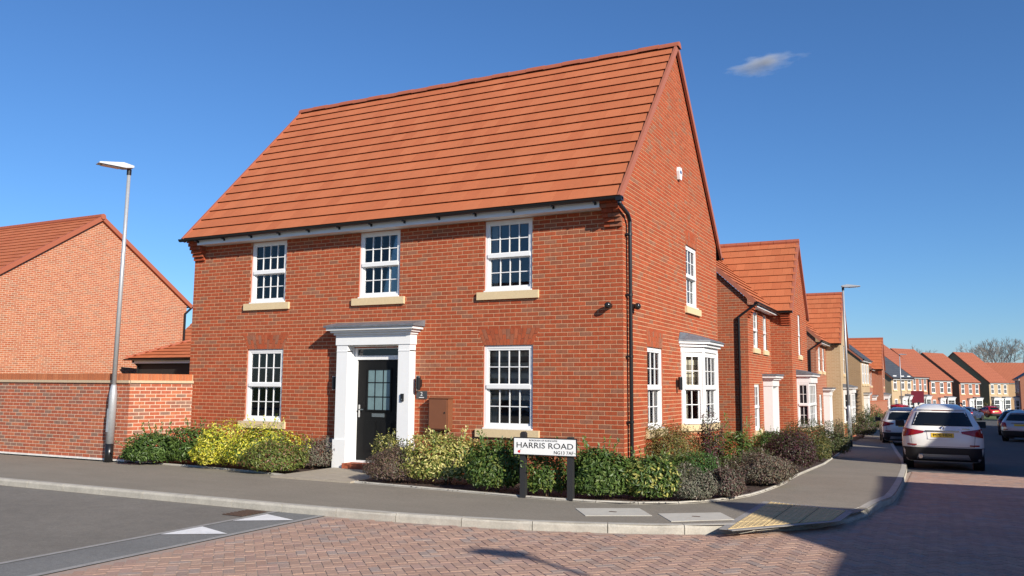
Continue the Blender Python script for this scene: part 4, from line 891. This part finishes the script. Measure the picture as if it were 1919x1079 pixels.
# low wall with trellis beside the slate roofed house
tw_ = at(1630, 770, 60); tw2 = at(1664, 770, 66); g0 = gz(tw_.y)
bw_ = thing('boundary_wall', 'low red brick wall with a trellis climber down the street', 'wall', (tw_.x, tw_.y, g0)); dd = V((tw2.x-tw_.x, tw2.y-tw_.y, 0)); ll = dd.length; dd.normalize(); nn = V((dd.y, -dd.x, 0))
mb = MB(); mb.obox(V((tw_.x, tw_.y, g0)), dd, nn, 0, ll, 0, 1.75, -.2, 0); mb.build('wall', RB, bw_); mb = MB(); mb.obox(V((tw_.x, tw_.y, g0)), dd, nn, 0, ll, 1.75, 1.83, -.23, .03); mb.build('coping', M_reveal, bw_)
tr = thing('trellis', 'dark wooden trellis panel on the side wall of the slate roofed house', 'trellis', (c4.x-.8, c4.y, g0)); M_wood = mat('trellis_wood', (.03, .02, .015), .8)
for i in range(7):
    mb = MB(); x = c4.x-1.5+i*.2; mb.tube((x, c4.y-.04, g0+.9), (x+.3 if i < 6 else x, c4.y-.04, g0+2.6), .02, .02, 4); mb.build('slat', M_wood, tr)
    mb = MB(); z = g0+.95+i*.26; mb.tube((c4.x-1.5, c4.y-.06, z), (c4.x-.1, c4.y-.06, z+.1), .02, .02, 4); mb.build('slat', M_wood, tr)
# ================================================================ cars
M_tyre = mat('tyre', (.015, .015, .016), .85); M_rim = mat('alloy', (.45, .45, .46), .3, metal=.8); M_trim = mat('black_trim', (.018, .018, .02), .55)
M_lampr = mat('tail_lamp', (.28, .008, .012), .15, spec=.6); M_plate_y = mat('plate_yellow', (.75, .48, .03), .45)
def interp(tab, z):
    if z <= tab[0][0]: return tab[0][1]
    for (a, x), (b, y) in zip(tab, tab[1:]):
        if z <= b: return x+(y-x)*(z-a)/(b-a)
    return tab[-1][1]
def car(name, label, loc, rot, L=4.65, Wd=1.88, H=1.66, paint=None, roof=None, suv=True, plate=True, group='parked cars', emblem=False, reg=None):
    t = local(thing(name, label, 'car', loc, rot, group)); hw0 = Wd/2; s = H/1.66
    rear = [(.22, .16), (.32, .05), (.55, .0), (.80, .0), (1.02, .05), (1.12, .12), (1.46, .42), (1.56, .52), (1.66, .95)] if suv else [(.22, .14), (.32, .04), (.55, .0), (.85, .03), (1.0, .10), (1.42, .52), (1.54, .62), (1.66, 1.1)]
    front = [(.22, L-.12), (.40, L), (.65, L-.02), (.85, L-.18), (.98, L-.75), (1.06, L-1.15), (1.46, L-1.85), (1.56, L-2.1), (1.66, L-2.5)]
    hws = [(.22, hw0-.10), (.36, hw0-.03), (.6, hw0), (.9, hw0), (1.02, hw0-.035), (1.12, hw0-.07), (1.46, hw0-.24), (1.56, hw0-.32), (1.66, hw0-.55)]
    zs = [.22, .30, .38, .5, .62, .75, .86, .96, 1.02, 1.07, 1.12, 1.22, 1.34, 1.46, 1.53, 1.58, 1.62, 1.645, 1.66]
    rear, front, hws, zs = ([(a*s, b) for a, b in q] for q in (rear, front, hws, [(z, z) for z in zs])); zs = [q[0] for q in zs]
    def RXp(y, z, r=.30):
        h = interp(hws, z); x = interp(rear, z); a = abs(y)/h
        return x + .05*a*a + (r - math.sqrt(max(0, r*r-max(0, abs(y)-(h-r))**2)) if abs(y) > h-r else 0)
    rings = []; N1, N2 = 14, 10
    for z in zs:
        h = interp(hws, z); xr, xf = interp(rear, z), interp(front, z); ring = []
        for i in range(N1+1): y = h*math.sin(math.pi/2*(-1+2*i/N1)); ring.append((RXp(y, z), y, z))
        for i in range(1, N2): x = ring[N1][0] + (xf-.3-ring[N1][0])*i/N2; ring.append((x, h, z))
        for i in range(N1+1): y = h*math.sin(math.pi/2*(1-2*i/N1)); a = abs(y)/h; ring.append((xf-.08*a*a-(.3-math.sqrt(max(0, .09-max(0, abs(y)-(h-.3))**2)) if abs(y) > h-.3 else 0), y, z))
        for i in range(1, N2): x = xf-.3 + (ring[0][0]-xf+.3)*i/N2; ring.append((x, -h, z))
        rings.append(ring)
    mb = MB(); n = len(rings[0]); vs = [p for r in rings for p in r]
    zr_ = 1.53*s
    fs = [(j*n+i, j*n+(i+1) % n, (j+1)*n+(i+1) % n, (j+1)*n+i) for j in range(len(zs)-1) for i in range(n)] + [tuple(range(n-1, -1, -1)), tuple(range((len(zs)-1)*n, len(zs)*n))]
    mb.mesh(vs, fs)
    if roof:
        for k, f in enumerate(mb.f): mb.m[k] = 1 if min(vs[i][2] for i in f) >= zr_-.01 else 0
    body = mb.build('body', [paint, roof] if roof else paint, t, smooth=True)
    def patch(nm, q, m, off=.006, par=None, nu=10, nv=4, side=None):
        mb = MB(); P = []
        for j in range(nv+1):
            for i in range(nu+1):
                a, b = i/nu, j/nv; y = (q[0][0]*(1-a)+q[1][0]*a)*(1-b)+(q[3][0]*(1-a)+q[2][0]*a)*b; z = ((q[0][1]*(1-a)+q[1][1]*a)*(1-b)+(q[3][1]*(1-a)+q[2][1]*a)*b)*s
                P.append((RXp(y, z)-off, y, z) if side is None else (y, side*(interp(hws, z)+off), z))
        mb.mesh(P, [(j*(nu+1)+i, j*(nu+1)+i+1, (j+1)*(nu+1)+i+1, (j+1)*(nu+1)+i) for j in range(nv) for i in range(nu)]); return mb.build(nm, m, par or t, smooth=True)
    g0 = hw0-.24
    patch('rear_window', [(-g0, 1.13), (g0, 1.13), (g0-.12, 1.47), (-g0+.12, 1.47)], M_carglass)
    patch('brake_light', [(-.22, 1.505), (.22, 1.505), (.2, 1.525), (-.2, 1.525)], M_lampr)
    for sg_ in (1, -1):
        if suv: patch('tail_light', [(sg_*.44, .95), (sg_*(hw0-.02), .84), (sg_*(hw0-.035), 1.07), (sg_*.42, 1.0)], M_lampr, .012)
        else: patch('tail_light', [(sg_*(hw0-.3), .80), (sg_*(hw0-.02), .78), (sg_*(hw0-.05), 1.06), (sg_*(hw0-.24), 1.02)], M_lampr, .012)
        patch('reflector', [(sg_*(hw0-.34), .635), (sg_*(hw0-.12), .635), (sg_*(hw0-.12), .67), (sg_*(hw0-.34), .67)], M_lampr, .01)
        patch('side_window', [(1.25, 1.13), (L-1.75, 1.13), (L-2.2, 1.44), (1.15, 1.44)], M_carglass, .004, side=sg_); patch('quarter_window', [(.55, 1.14), (1.15, 1.14), (1.05, 1.42), (.75, 1.42)], M_carglass, .004, side=sg_)
        for x in (.86, L-.88):
            mb = MB(); r = .345*s; k = 18; c = V((x, sg_*(hw0-.13), r)); prof = [(r*.62, -.10), (r*.92, -.11), (r, -.08), (r, .08), (r*.92, .11), (r*.62, .10)]
            vs2 = [c+V((a*math.cos(2*math.pi*i/k), b, a*math.sin(2*math.pi*i/k))) for a, b in prof for i in range(k)]; m6 = len(prof)
            mb.mesh(vs2, [(j*k+i, j*k+(i+1) % k, (j+1)*k+(i+1) % k, (j+1)*k+i) for j in range(m6-1) for i in range(k)]); wh = mb.build('wheel', M_tyre, t, smooth=True)
            mb = MB(); mb.tube(c+V((0, -.09, 0)), c+V((0, .09, 0)), r*.63, r*.63, 18); mb.build('rim', M_rim, wh)
            mb = MB(); mb.tube(c+V((0, sg_*-.12, .03)), c+V((0, sg_*.128, .03)), r*1.16, r*1.16, 20); mb.build('wheel_arch', M_trim, t)
        mb = MB(); mx = L-2.0; mb.box((mx, sg_*(hw0-.03) if sg_ > 0 else -hw0-.2, 1.0*s), (mx+.16, hw0+.2 if sg_ > 0 else -hw0+.03, 1.17*s)); mb.build('door_mirror', M_trim, t)
        mb = MB(); mb.path([(1.0, sg_*(hw0-.42), 1.645*s), (1.1, sg_*(hw0-.42), 1.69*s), (L-2.5, sg_*(hw0-.44), 1.69*s), (L-2.4, sg_*(hw0-.44), 1.65*s)], .018, 6); mb.build('roof_rail', M_trim, t)
    patch('bumper', [(-hw0+.01, .24), (hw0-.01, .24), (hw0-.01, .59), (-hw0+.01, .59)], M_trim, .018, nu=24)
    patch('skid_plate', [(-.62, .29), (.62, .29), (.56, .42), (-.56, .42)], M_rim if suv else M_trim, .03)
    if plate:
        pp = patch('plate_recess', [(-.34, .80), (.34, .80), (.36, 1.0), (-.36, 1.0)], paint, .008); patch('number_plate', [(-.26, .845), (.26, .845), (.26, .955), (-.26, .955)], M_plate_y, .016, pp)
        if reg:
            me = text_mesh(reg, .105*s); me.materials.append(M_ink); inst('plate_lettering', me, pp, frame(-Y_, Z_, -X_, V((RXp(0, .9*s)-.021, 0, .90*s))))
        mb = MB(); mb.box((RXp(0, .98*s)-.03, -.38, .995*s), (RXp(0, .98*s)+.03, .38, 1.02*s)); mb.build('boot_handle', M_chrome, t)
    if emblem:
        z = 1.075*s; mb = MB(); mb.tube((RXp(0, z)+.02, 0, z), (RXp(0, z)-.022, 0, z), .048, .048, 20); em = mb.build('emblem', M_ink, t)
        for a in range(4):
            mb = MB(); c = V((RXp(0, z)-.0235, 0, z)); q = [c]+[c+V((0, .03*math.cos(math.pi/2*a+math.pi/8*i), .03*math.sin(math.pi/2*a+math.pi/8*i))) for i in range(5)]; mb.face(q); mb.build('emblem_quarter', M_plate if a % 2 else mat('emblem_blue', (.03, .12, .5), .4), em)
        mb = MB(); mb.tube((.06, .52, .36*s), (-.06, .52, .36*s), .05, .05, 12); mb.build('exhaust', M_chrome, t)
        mb = MB(); mb.box((RXp(.5, 1.06*s)-.012, -.62, 1.05*s), (RXp(.5, 1.06*s), -.45, 1.075*s)); mb.build('badge', M_chrome, t)
    for q in ([(-.70, .61), (.70, .61), (.70, .617), (-.70, .617)], [(-.705, .61), (-.697, .61), (-.735, .95), (-.743, .95)], [(.697, .61), (.705, .61), (.743, .95), (.735, .95)]): patch('tailgate_gap', q, M_ink, .004, nu=12)
    patch('wiper', [(-.02, 1.14), (.42, 1.17), (.42, 1.185), (-.02, 1.16)], M_ink, .02)
    sp = patch('roof_spoiler', [(-hw0+.36, 1.53), (hw0-.36, 1.53), (hw0-.40, 1.575), (-hw0+.40, 1.575)], roof or paint, .05)
    return t
P_white = mat('white_paint', (.84, .82, .77), .25, coat=.6); P_silver = mat('silver_paint', (.52, .53, .55), .3, metal=.5, coat=.5); P_red = mat('red_paint', (.45, .012, .015), .22, coat=.6); P_navy = mat('dark_paint', (.02, .018, .03), .2, coat=.6); P_blue = mat('blue_roof', (.04, .06, .12), .25, coat=.5)
c = at(1768, 850, 21.2); car('parked_car', 'white estate car with yellow plate parked on the side street', (c.x, c.y, gz(c.y+.9)+RZ+.004), math.radians(91), 4.65, 1.88, 1.66, P_white, emblem=True, reg='M70 HEH')
c = at(1696, 800, 35.5); car('parked_car', 'white car with dark blue roof parked ahead of the estate car', (c.x, c.y, gz(c.y+.9)+RZ+.004), math.radians(95), 4.2, 1.78, 1.62, P_white, roof=P_blue)
c = at(1912, 800, 41); car('parked_car', 'silver hatchback parked at the right edge of the picture', (c.x, c.y, gz(c.y)+RZ+.004), math.radians(80), 4.2, 1.75, 1.5, P_silver, suv=False)
c = at(1900, 790, 49); car('parked_car', 'dark car parked just beyond the silver hatchback', (c.x, c.y, gz(c.y)+RZ+.004), math.radians(82), 4.3, 1.75, 1.5, P_navy, suv=False)
c = at(1868, 770, 108); car('parked_car', 'red car parked in front of the buff double bay house', (c.x, c.y, gz(c.y)+.02), math.radians(120), 4.1, 1.72, 1.48, P_red, suv=False)
c = at(1710, 760, 76); car('parked_car', 'red car parked in the drive behind the white cars', (c.x, c.y, gz(c.y)+.1), math.radians(150), 4.1, 1.72, 1.5, P_red, suv=False)
c = at(1806, 772, 92); car('parked_car', 'dark blue car just visible over the white estate car', (c.x, c.y, gz(c.y)+RZ+.02), math.radians(70), 4.1, 1.72, 1.48, P_blue, suv=False)
# ================================================================ planting
def leafmat(name, rough=.45):
    M = mat(name, src='tint', rough=rough, noise=(30, .2), spec=.4); b = M.node_tree.nodes['Principled BSDF']; b.inputs['Subsurface Weight'].default_value = 0
    n, l = M.node_tree.nodes, M.node_tree.links; tr = n.new('ShaderNodeBsdfTranslucent'); mx = n.new('ShaderNodeMixShader'); mx.inputs[0].default_value = .22
    l.new(b.inputs['Base Color'].links[0].from_socket, tr.inputs[0]); l.new(b.outputs[0], mx.inputs[1]); l.new(tr.outputs[0], mx.inputs[2]); l.new(mx.outputs[0], n['Material Output'].inputs[0]); return M
M_leaf = leafmat('leaf'); M_stem = mat('stem', (.12, .075, .045), .9, noise=(20, .3))
GREEN = [(.06, .11, .022), (.075, .135, .026), (.045, .08, .018), (.11, .17, .035)]
YEL = [(.60, .55, .04), (.66, .60, .07), (.42, .45, .035), (.15, .21, .03), (.70, .64, .14)]
VARI = [(.40, .38, .10), (.52, .48, .16), (.10, .15, .03), (.20, .24, .05), (.62, .56, .22)]
PURP = [(.14, .08, .075), (.17, .105, .08), (.10, .09, .06), (.15, .125, .075), (.20, .135, .09)]
GREY = [(.17, .17, .12), (.21, .20, .14), (.12, .13, .085), (.18, .14, .11)]
DPUR = [(.075, .025, .035), (.095, .035, .045), (.05, .04, .03), (.08, .075, .03)]
GOLD = [(.17, .15, .035), (.22, .18, .05), (.11, .12, .03), (.15, .10, .04)]
OLIVE = [(.075, .10, .03), (.10, .12, .035), (.055, .075, .025), (.12, .11, .045)]
BROWN = [(.16, .07, .035), (.22, .10, .05), (.10, .06, .03), (.08, .1, .03)]
def shrub(name, label, u0, u1, vt, vb, pal, leaf=.06, n=1800, deep=.9, group=None, wts=None, base=None, slim=.42, upr=.35, cat='shrub', lumps=9, shell=.5):
    b = base or G((u0+u1)/2, vb); dep = (b-CAM).dot(_fw); rx = (u1-u0)/2*dep/F_PX; h = max(.2, (vb-vt)*dep/F_PX*1.0); vd = V((b.x-CAM.x, b.y-CAM.y, 0)).normalized(); ry = rx*deep
    c = b + vd*ry*.8; c.z = gz(c.y)+.01; sd_ = V((vd.y, -vd.x, 0)); sc_ = (c-CAM).length/(b-CAM).length; h *= sc_*1.04; rx *= sc_*1.17; n = int(n*(2.0 if leaf > .05 else 2.6)); leaf *= .95 if leaf > .05 else 1.1
    t = thing(name, label, cat, tuple(c), 0, group); rnd = random.Random(int(u0*7+vt)); mb = MB()
    lp = [(V((rnd.uniform(-1, 1), rnd.uniform(-1, 1), rnd.uniform(-.2, 1))).normalized(), rnd.uniform(-.30, .30)) for _ in range(lumps+8)]
    for _ in range(n):
        while True:
            d = V((rnd.gauss(0, 1), rnd.gauss(0, 1), rnd.gauss(0, 1))).normalized()
            if d.z > -.75: break
        k = 1+sum(a*max(0, d.dot(q))**9 for q, a in lp); r = (shell+(1-shell)*rnd.random()**.55)*k*rnd.uniform(.94, 1.04)
        p = c + sd_*(d.x*rx*r) + vd*(d.y*ry*r) + Z_*(h*.4+d.z*h*(.6 if d.z > 0 else .4)*r)
        if p.z < c.z+.02: continue
        nr = (sd_*d.x+vd*d.y+Z_*(d.z+upr)+V((rnd.uniform(-1, 1), rnd.uniform(-1, 1), rnd.uniform(-1, 1)))*.75).normalized()
        ax = nr.cross(V((rnd.uniform(-1, 1), rnd.uniform(-1, 1), rnd.uniform(-1, 1)))).normalized(); bx_ = nr.cross(ax)
        l = leaf*rnd.uniform(.65, 1.25); w2 = l*slim*.5; col = rnd.choices(pal, wts)[0]; j = rnd.uniform(.8, 1.2); col = (col[0]*j, col[1]*j, col[2]*j)
        a, e, m1, m2 = p-ax*l*.5, p+ax*l*.5, p+bx_*w2+nr*l*.08, p-bx_*w2+nr*l*.08
        mb.mesh([a, m1, e, m2], [(0, 1, 2), (0, 2, 3)], col)
    for _ in range(16):                                     # stray shoots
        th = rnd.uniform(0, 6.28); el = rnd.uniform(.1, 1.3); d = V((math.cos(th)*math.cos(el), math.sin(th)*math.cos(el), math.sin(el))); p0 = c+sd_*(d.x*rx*.85)+vd*(d.y*ry*.85)+Z_*(h*.4+d.z*h*.55)
        dr = (sd_*d.x+vd*d.y+Z_*(d.z*.6+.7)).normalized()
        for i in range(9):
            p = p0+dr*(leaf*.42*i)+V((rnd.uniform(-1, 1), rnd.uniform(-1, 1), rnd.uniform(-1, 1)))*leaf*.25; ax = (dr+V((rnd.uniform(-1, 1), rnd.uniform(-1, 1), rnd.uniform(-1, 1)))*.9).normalized(); bx_ = ax.orthogonal().normalized(); l = leaf*rnd.uniform(.6, 1.0); col = rnd.choices(pal, wts)[0]
            mb.mesh([p-ax*l*.5, p+bx_*l*slim*.5, p+ax*l*.5, p-bx_*l*slim*.5], [(0, 1, 2), (0, 2, 3)], col)
    mb.build('foliage', M_leaf, t, kind='stuff')
    st = MB()
    for _ in range(7):
        d = V((rnd.uniform(-1, 1)*rx*.7, rnd.uniform(-1, 1)*ry*.6, h*rnd.uniform(.5, .85))); q = c + V((d.x*.15, d.y*.15, 0)); m_ = q + d*.5+V((rnd.uniform(-.03, .03), rnd.uniform(-.03, .03), .03)); st.tube(q, m_, .011, .008, 5); st.tube(m_, c+sd_*d.x+vd*d.y+Z_*d.z, .008, .003, 5)
    st.build('stems', M_stem, t, kind='stuff')
    return t
S = shrub
S('laurel_bush', 'dark green glossy bush at the left end of the bed by the wall', 237, 345, 818, 872, GREEN, .085, 2600, .6)
S('laurel_bush', 'dark green bush behind the yellow shrubs against the brick wall', 320, 420, 806, 873, GREEN+[(.1, .15, .03)], .08, 2000, .55)
S('golden_shrub', 'bright yellow shrub in front of the left ground floor window', 365, 475, 812, 880, YEL, .065, 2600, .6)
S('golden_shrub', 'yellow green shrub under the sill of the left ground floor window', 425, 560, 797, 884, YEL+GREEN[:2], .065, 3200, .5)
S('box_shrub', 'green shrub with brown dead lower twigs left of the path', 468, 566, 834, 890, [(.12, .16, .04), (.16, .20, .045), (.09, .12, .03), (.22, .11, .06), (.20, .23, .05)], .05, 2600, .6)
S('hebe_shrub', 'grey purple mound shrub left of the front door path', 553, 624, 826, 882, GREY+PURP[:2], .035, 2400, .8)
S('pot_shrub', 'small round variegated shrub beside the front door', 703, 751, 820, 897, OLIVE+VARI[:2], .05, 1300, .9)
S('hebe_shrub', 'purple brown mound shrub right of the front door path', 688, 802, 838, 909, PURP, .035, 4200, .7)
S('variegated_shrub', 'pale yellow variegated shrub under the meter box', 768, 908, 822, 912, VARI, .07, 3800, .6)
S('laurel_bush', 'dark green bush left of the street sign', 878, 975, 832, 926, GREEN+[(.16, .19, .04)], .075, 3200, .7)
S('sparse_shrub', 'sparse twiggy green bush between the two sign posts', 985, 1066, 850, 934, GREEN+VARI[2:4], .07, 1300, .7)
S('laurel_bush', 'green bush right of the street sign', 1068, 1178, 850, 940, GREEN+[(.13, .18, .04)], .08, 3400, .7)
S('laurel_bush', 'green yellow bush at the foot of the downpipe', 1165, 1268, 866, 942, GREEN+VARI[:1]+[(.14, .18, .04)], .075, 2800, .8)
S('hebe_shrub', 'grey mound shrub at the corner of the bed', 1258, 1336, 888, 943, GREY, .035, 2600, .9)
S('spirea_shrub', 'large round golden brown shrub by the gable', 1200, 1314, 800, 906, GOLD, .04, 4600, .9)
S('berberis_shrub', 'tall thin dark purple shrub in front of the bay window', 1308, 1352, 790, 896, DPUR+GREEN[:1], .05, 1100, .9)
S('hypericum_shrub', 'low bright green shrub behind the grey mound', 1255, 1345, 858, 912, [(.05, .12, .02), (.07, .15, .03), (.035, .08, .02)], .04, 2400, .8)
S('lily_clump', 'strappy green clump below the bay holding one orange bloom', 1345, 1412, 812, 890, [(.09, .16, .03), (.13, .2, .04), (.06, .11, .02)], .13, 700, .8, slim=.2, upr=.9)
S('hebe_shrub', 'brown grey mound shrub along the bed edge of the side street', 1372, 1478, 856, 914, PURP+GREY[:2], .035, 4200, .9)
S('euonymus_shrub', 'rounded green shrub beside the purple shrub on the side bed', 1402, 1486, 815, 880, GREEN, .045, 3200, .9)
S('berberis_shrub', 'dark purple rounded shrub beside the side street footway', 1440, 1524, 812, 886, DPUR, .045, 3200, .9)
S('hedge_shrub', 'olive hedge in front of the gabled house next door', 1475, 1592, 795, 858, OLIVE, .05, 4800, .9)
S('hedge_shrub', 'green hedge below the porch of the gabled house next door', 1400, 1480, 808, 850, GREEN+OLIVE, .05, 2400, .8)
S('roadside_shrub', 'low shrub beyond the tall lamp post', 1592, 1640, 778, 822, OLIVE+PURP[:1], .09, 1800, 1.2)
S('roadside_shrub', 'green bush under the slate roofed house', 1612, 1662, 768, 806, GREEN+OLIVE, .12, 1500, 1.0)
S('far_hedge', 'dark hedge across the road beyond the white estate car', 1786, 1856, 755, 778, OLIVE+BROWN[:1], .22, 1600, .5)
S('hebe_shrub', 'dark grey purple mound in the curve of the bed', 1328, 1392, 880, 938, PURP[:3]+GREY[:1], .038, 2600, .9)
S('heather_mound', 'low brown green mound between the grey shrub and the purple shrub', 1395, 1452, 846, 905, OLIVE+PURP[:2], .038, 2000, .9)
S('box_shrub', 'dull green low shrub in front of the golden brown shrub', 1215, 1290, 858, 916, OLIVE+GREEN[:2], .045, 2400, .8)
S('privet_shrub', 'olive shrub beside the hedge by the side street footway', 1508, 1560, 822, 866, OLIVE+GOLD[:2], .05, 2000, .9)
fb = G(1380, 862); fl_ = thing('orange_flower', 'single orange flower among the green leaves by the bay', 'flower', tuple(fb)); fc = CAM + ray(1381, 836)*(fb-CAM).dot(_fw); mb = MB(); M_pet = mat('petal', (.75, .16, .02), .5)
for i in range(7):
    a = 2*math.pi*i/7; d = V((math.cos(a), math.sin(a), .9)).normalized(); s_ = V((-math.sin(a), math.cos(a), 0)); mb = MB(); mb.mesh([fc, fc+d*.05+s_*.028, fc+d*.10, fc+d*.05-s_*.028], [(0, 1, 2), (0, 2, 3)]); mb.build('petal', M_pet, fl_)
mb = MB(); mb.tube((fc.x, fc.y, 0), fc, .006, .005, 5); mb.build('stalk', mat('green_stem', (.06, .12, .03), .7), fl_)
pt = G(1634, 800); pot = thing('blue_pot', 'small purple blue planter beside the far shrubs', 'planter', tuple(pt)); mb = MB(); mb.lathe(tuple(pt), [(.25, 0), (.36, .55), (.38, .6), (.33, .6)], 14); mb.build('tub', mat('purple_glaze', (.07, .05, .16), .4), pot)
# bark chips on the bed
chips = MB(); rc = random.Random(3)
for _ in range(2600):
    u, v = rc.uniform(560, 1480), rc.uniform(895, 948); q = G(u, v)
    if not (inside(q.x, q.y, [(x, y) for x, y in BED if x > -4.05] + [(-.05, 9), (-.05, 0), (-4.05, 0)])): continue
    l = rc.uniform(.012, .035); a = rc.uniform(0, 6.3); dx, dy = math.cos(a)*l, math.sin(a)*l; z = gz(q.y)+.016; k = rc.uniform(.5, 1.6); chips.face([(q.x-dx, q.y-dy, z), (q.x-dy*.4, q.y+dx*.4, z+.012), (q.x+dx, q.y+dy, z+.004), (q.x+dy*.4, q.y-dx*.4, z+.010)], (.07*k, .04*k, .027*k))
co_ = chips.build('bark_chips', mat('bark_chip', src='tint', rough=.95), None); tag(co_, 'brown bark chips scattered over the planting bed', 'bark', kind='stuff')
# ================================================================ bare trees beyond the houses
M_bark = mat('bark', (.30, .255, .22), .95)
def bare_tree(u, vt, d, label, seed, spread=1.0):
    b = at(u, 760, d); z0 = -2.5; top = (CAM + ray(u, vt)*d).z; h = top-z0; t = thing('bare_tree', label, 'tree', (b.x, b.y, z0), 0, 'leafless trees on the skyline'); rn = random.Random(seed); tm, cm = MB(), MB()
    def grow(p, dv, ln, r, lv):
        q = p + dv*ln; (tm if lv < 2 else cm).tube(p, q, r, r*.68, 5 if lv < 2 else 3, False)
        if lv >= 6: return
        for i in range(2 if lv < 1 else rn.choice((2, 3, 3))):
            a = V((rn.uniform(-1, 1), rn.uniform(-1, 1), rn.uniform(-.15, .5))); grow(q, (dv*1.0+a*.62*spread).normalized(), ln*rn.uniform(.66, .84), max(.028, r*.62), lv+1)
    grow(V((b.x, b.y, z0)), V((0, 0, 1)), h*.26, h*.018, 0); tm.build('trunk', M_bark, t); cm.build('crown', M_bark, t, kind='stuff'); return t
TREES = [(1668, 664, 180, 'bare tree over the grey slate roof'), (1684, 660, 190, 'bare tree behind the distant street lamp'), (1702, 657, 200, 'bare tree left of the red row house ridge'), (1722, 660, 205, 'bare tree over the ridge of the red row house'), (1826, 652, 230, 'smallest bare tree left of the clump over the buff house'), (1842, 642, 215, 'leftmost tall bare tree of the clump over the buff house'), (1860, 640, 205, 'second tall bare tree of the clump over the buff house'), (1876, 643, 220, 'third tall bare tree of the clump over the long roof'), (1892, 641, 210, 'fourth tall bare tree of the clump over the long roof'), (1910, 632, 200, 'tallest bare tree at the right edge over the long roof'), (1930, 640, 215, 'bare tree just past the right edge of the picture')]
for k, (u, vt, d, lb) in enumerate(TREES): bare_tree(u, vt-16, d, lb, 20+k, 1.05)
# ================================================================ small cloud
cl = MB(); cc = at(1428, 118, 700)
for (dx, dz, r) in ((0, 0, 1),): pass
me = bpy.data.meshes.new('cloud'); vs = []; nu, nv = 16, 8
for j in range(nv+1):
    for i in range(nu): th = math.pi*j/nv; ph = 2*math.pi*i/nu; vs.append((math.sin(th)*math.cos(ph), math.sin(th)*math.sin(ph), math.cos(th)))
me.from_pydata(vs, [], [(j*nu+i, (j+1)*nu+i, (j+1)*nu+(i+1) % nu, j*nu+(i+1) % nu) for j in range(nv) for i in range(nu)])
cloud = bpy.data.objects.new('cloud', me); COL.objects.link(cloud); cloud.location = cc; cloud.scale = (44, 14, 13); cloud.rotation_euler = (0, math.radians(-9), YAW); tag(cloud, 'small wispy white cloud in the blue sky right of the roof', 'cloud', kind='stuff')
MC = bpy.data.materials.new('cloud'); MC.use_nodes = True; n, l = MC.node_tree.nodes, MC.node_tree.links; n.remove(n['Principled BSDF']); pvn = n.new('ShaderNodeVolumePrincipled'); pvn.inputs['Anisotropy'].default_value = .1; pvn.inputs['Color'].default_value = (1, 1, 1, 1)
tc = n.new('ShaderNodeTexCoord'); ns = n.new('ShaderNodeTexNoise'); ns.inputs['Scale'].default_value = 1.7; ns.inputs['Detail'].default_value = 6; ln_ = n.new('ShaderNodeVectorMath'); ln_.operation = 'LENGTH'; l.new(tc.outputs['Object'], ln_.inputs[0]); l.new(tc.outputs['Object'], ns.inputs[0])
m1 = n.new('ShaderNodeMath'); m1.operation = 'MULTIPLY_ADD'; m1.inputs[1].default_value = -.55; l.new(ln_.outputs['Value'], m1.inputs[0]); l.new(ns.outputs[0], m1.inputs[2]); m2 = n.new('ShaderNodeMath'); m2.operation = 'SUBTRACT'; m2.inputs[1].default_value = .20; l.new(m1.outputs[0], m2.inputs[0]); m3 = n.new('ShaderNodeMath'); m3.operation = 'MULTIPLY'; m3.inputs[1].default_value = .55; m3.use_clamp = True; l.new(m2.outputs[0], m3.inputs[0]); l.new(m3.outputs[0], pvn.inputs['Density']); l.new(pvn.outputs[0], n['Material Output'].inputs['Volume']); me.materials.append(MC)
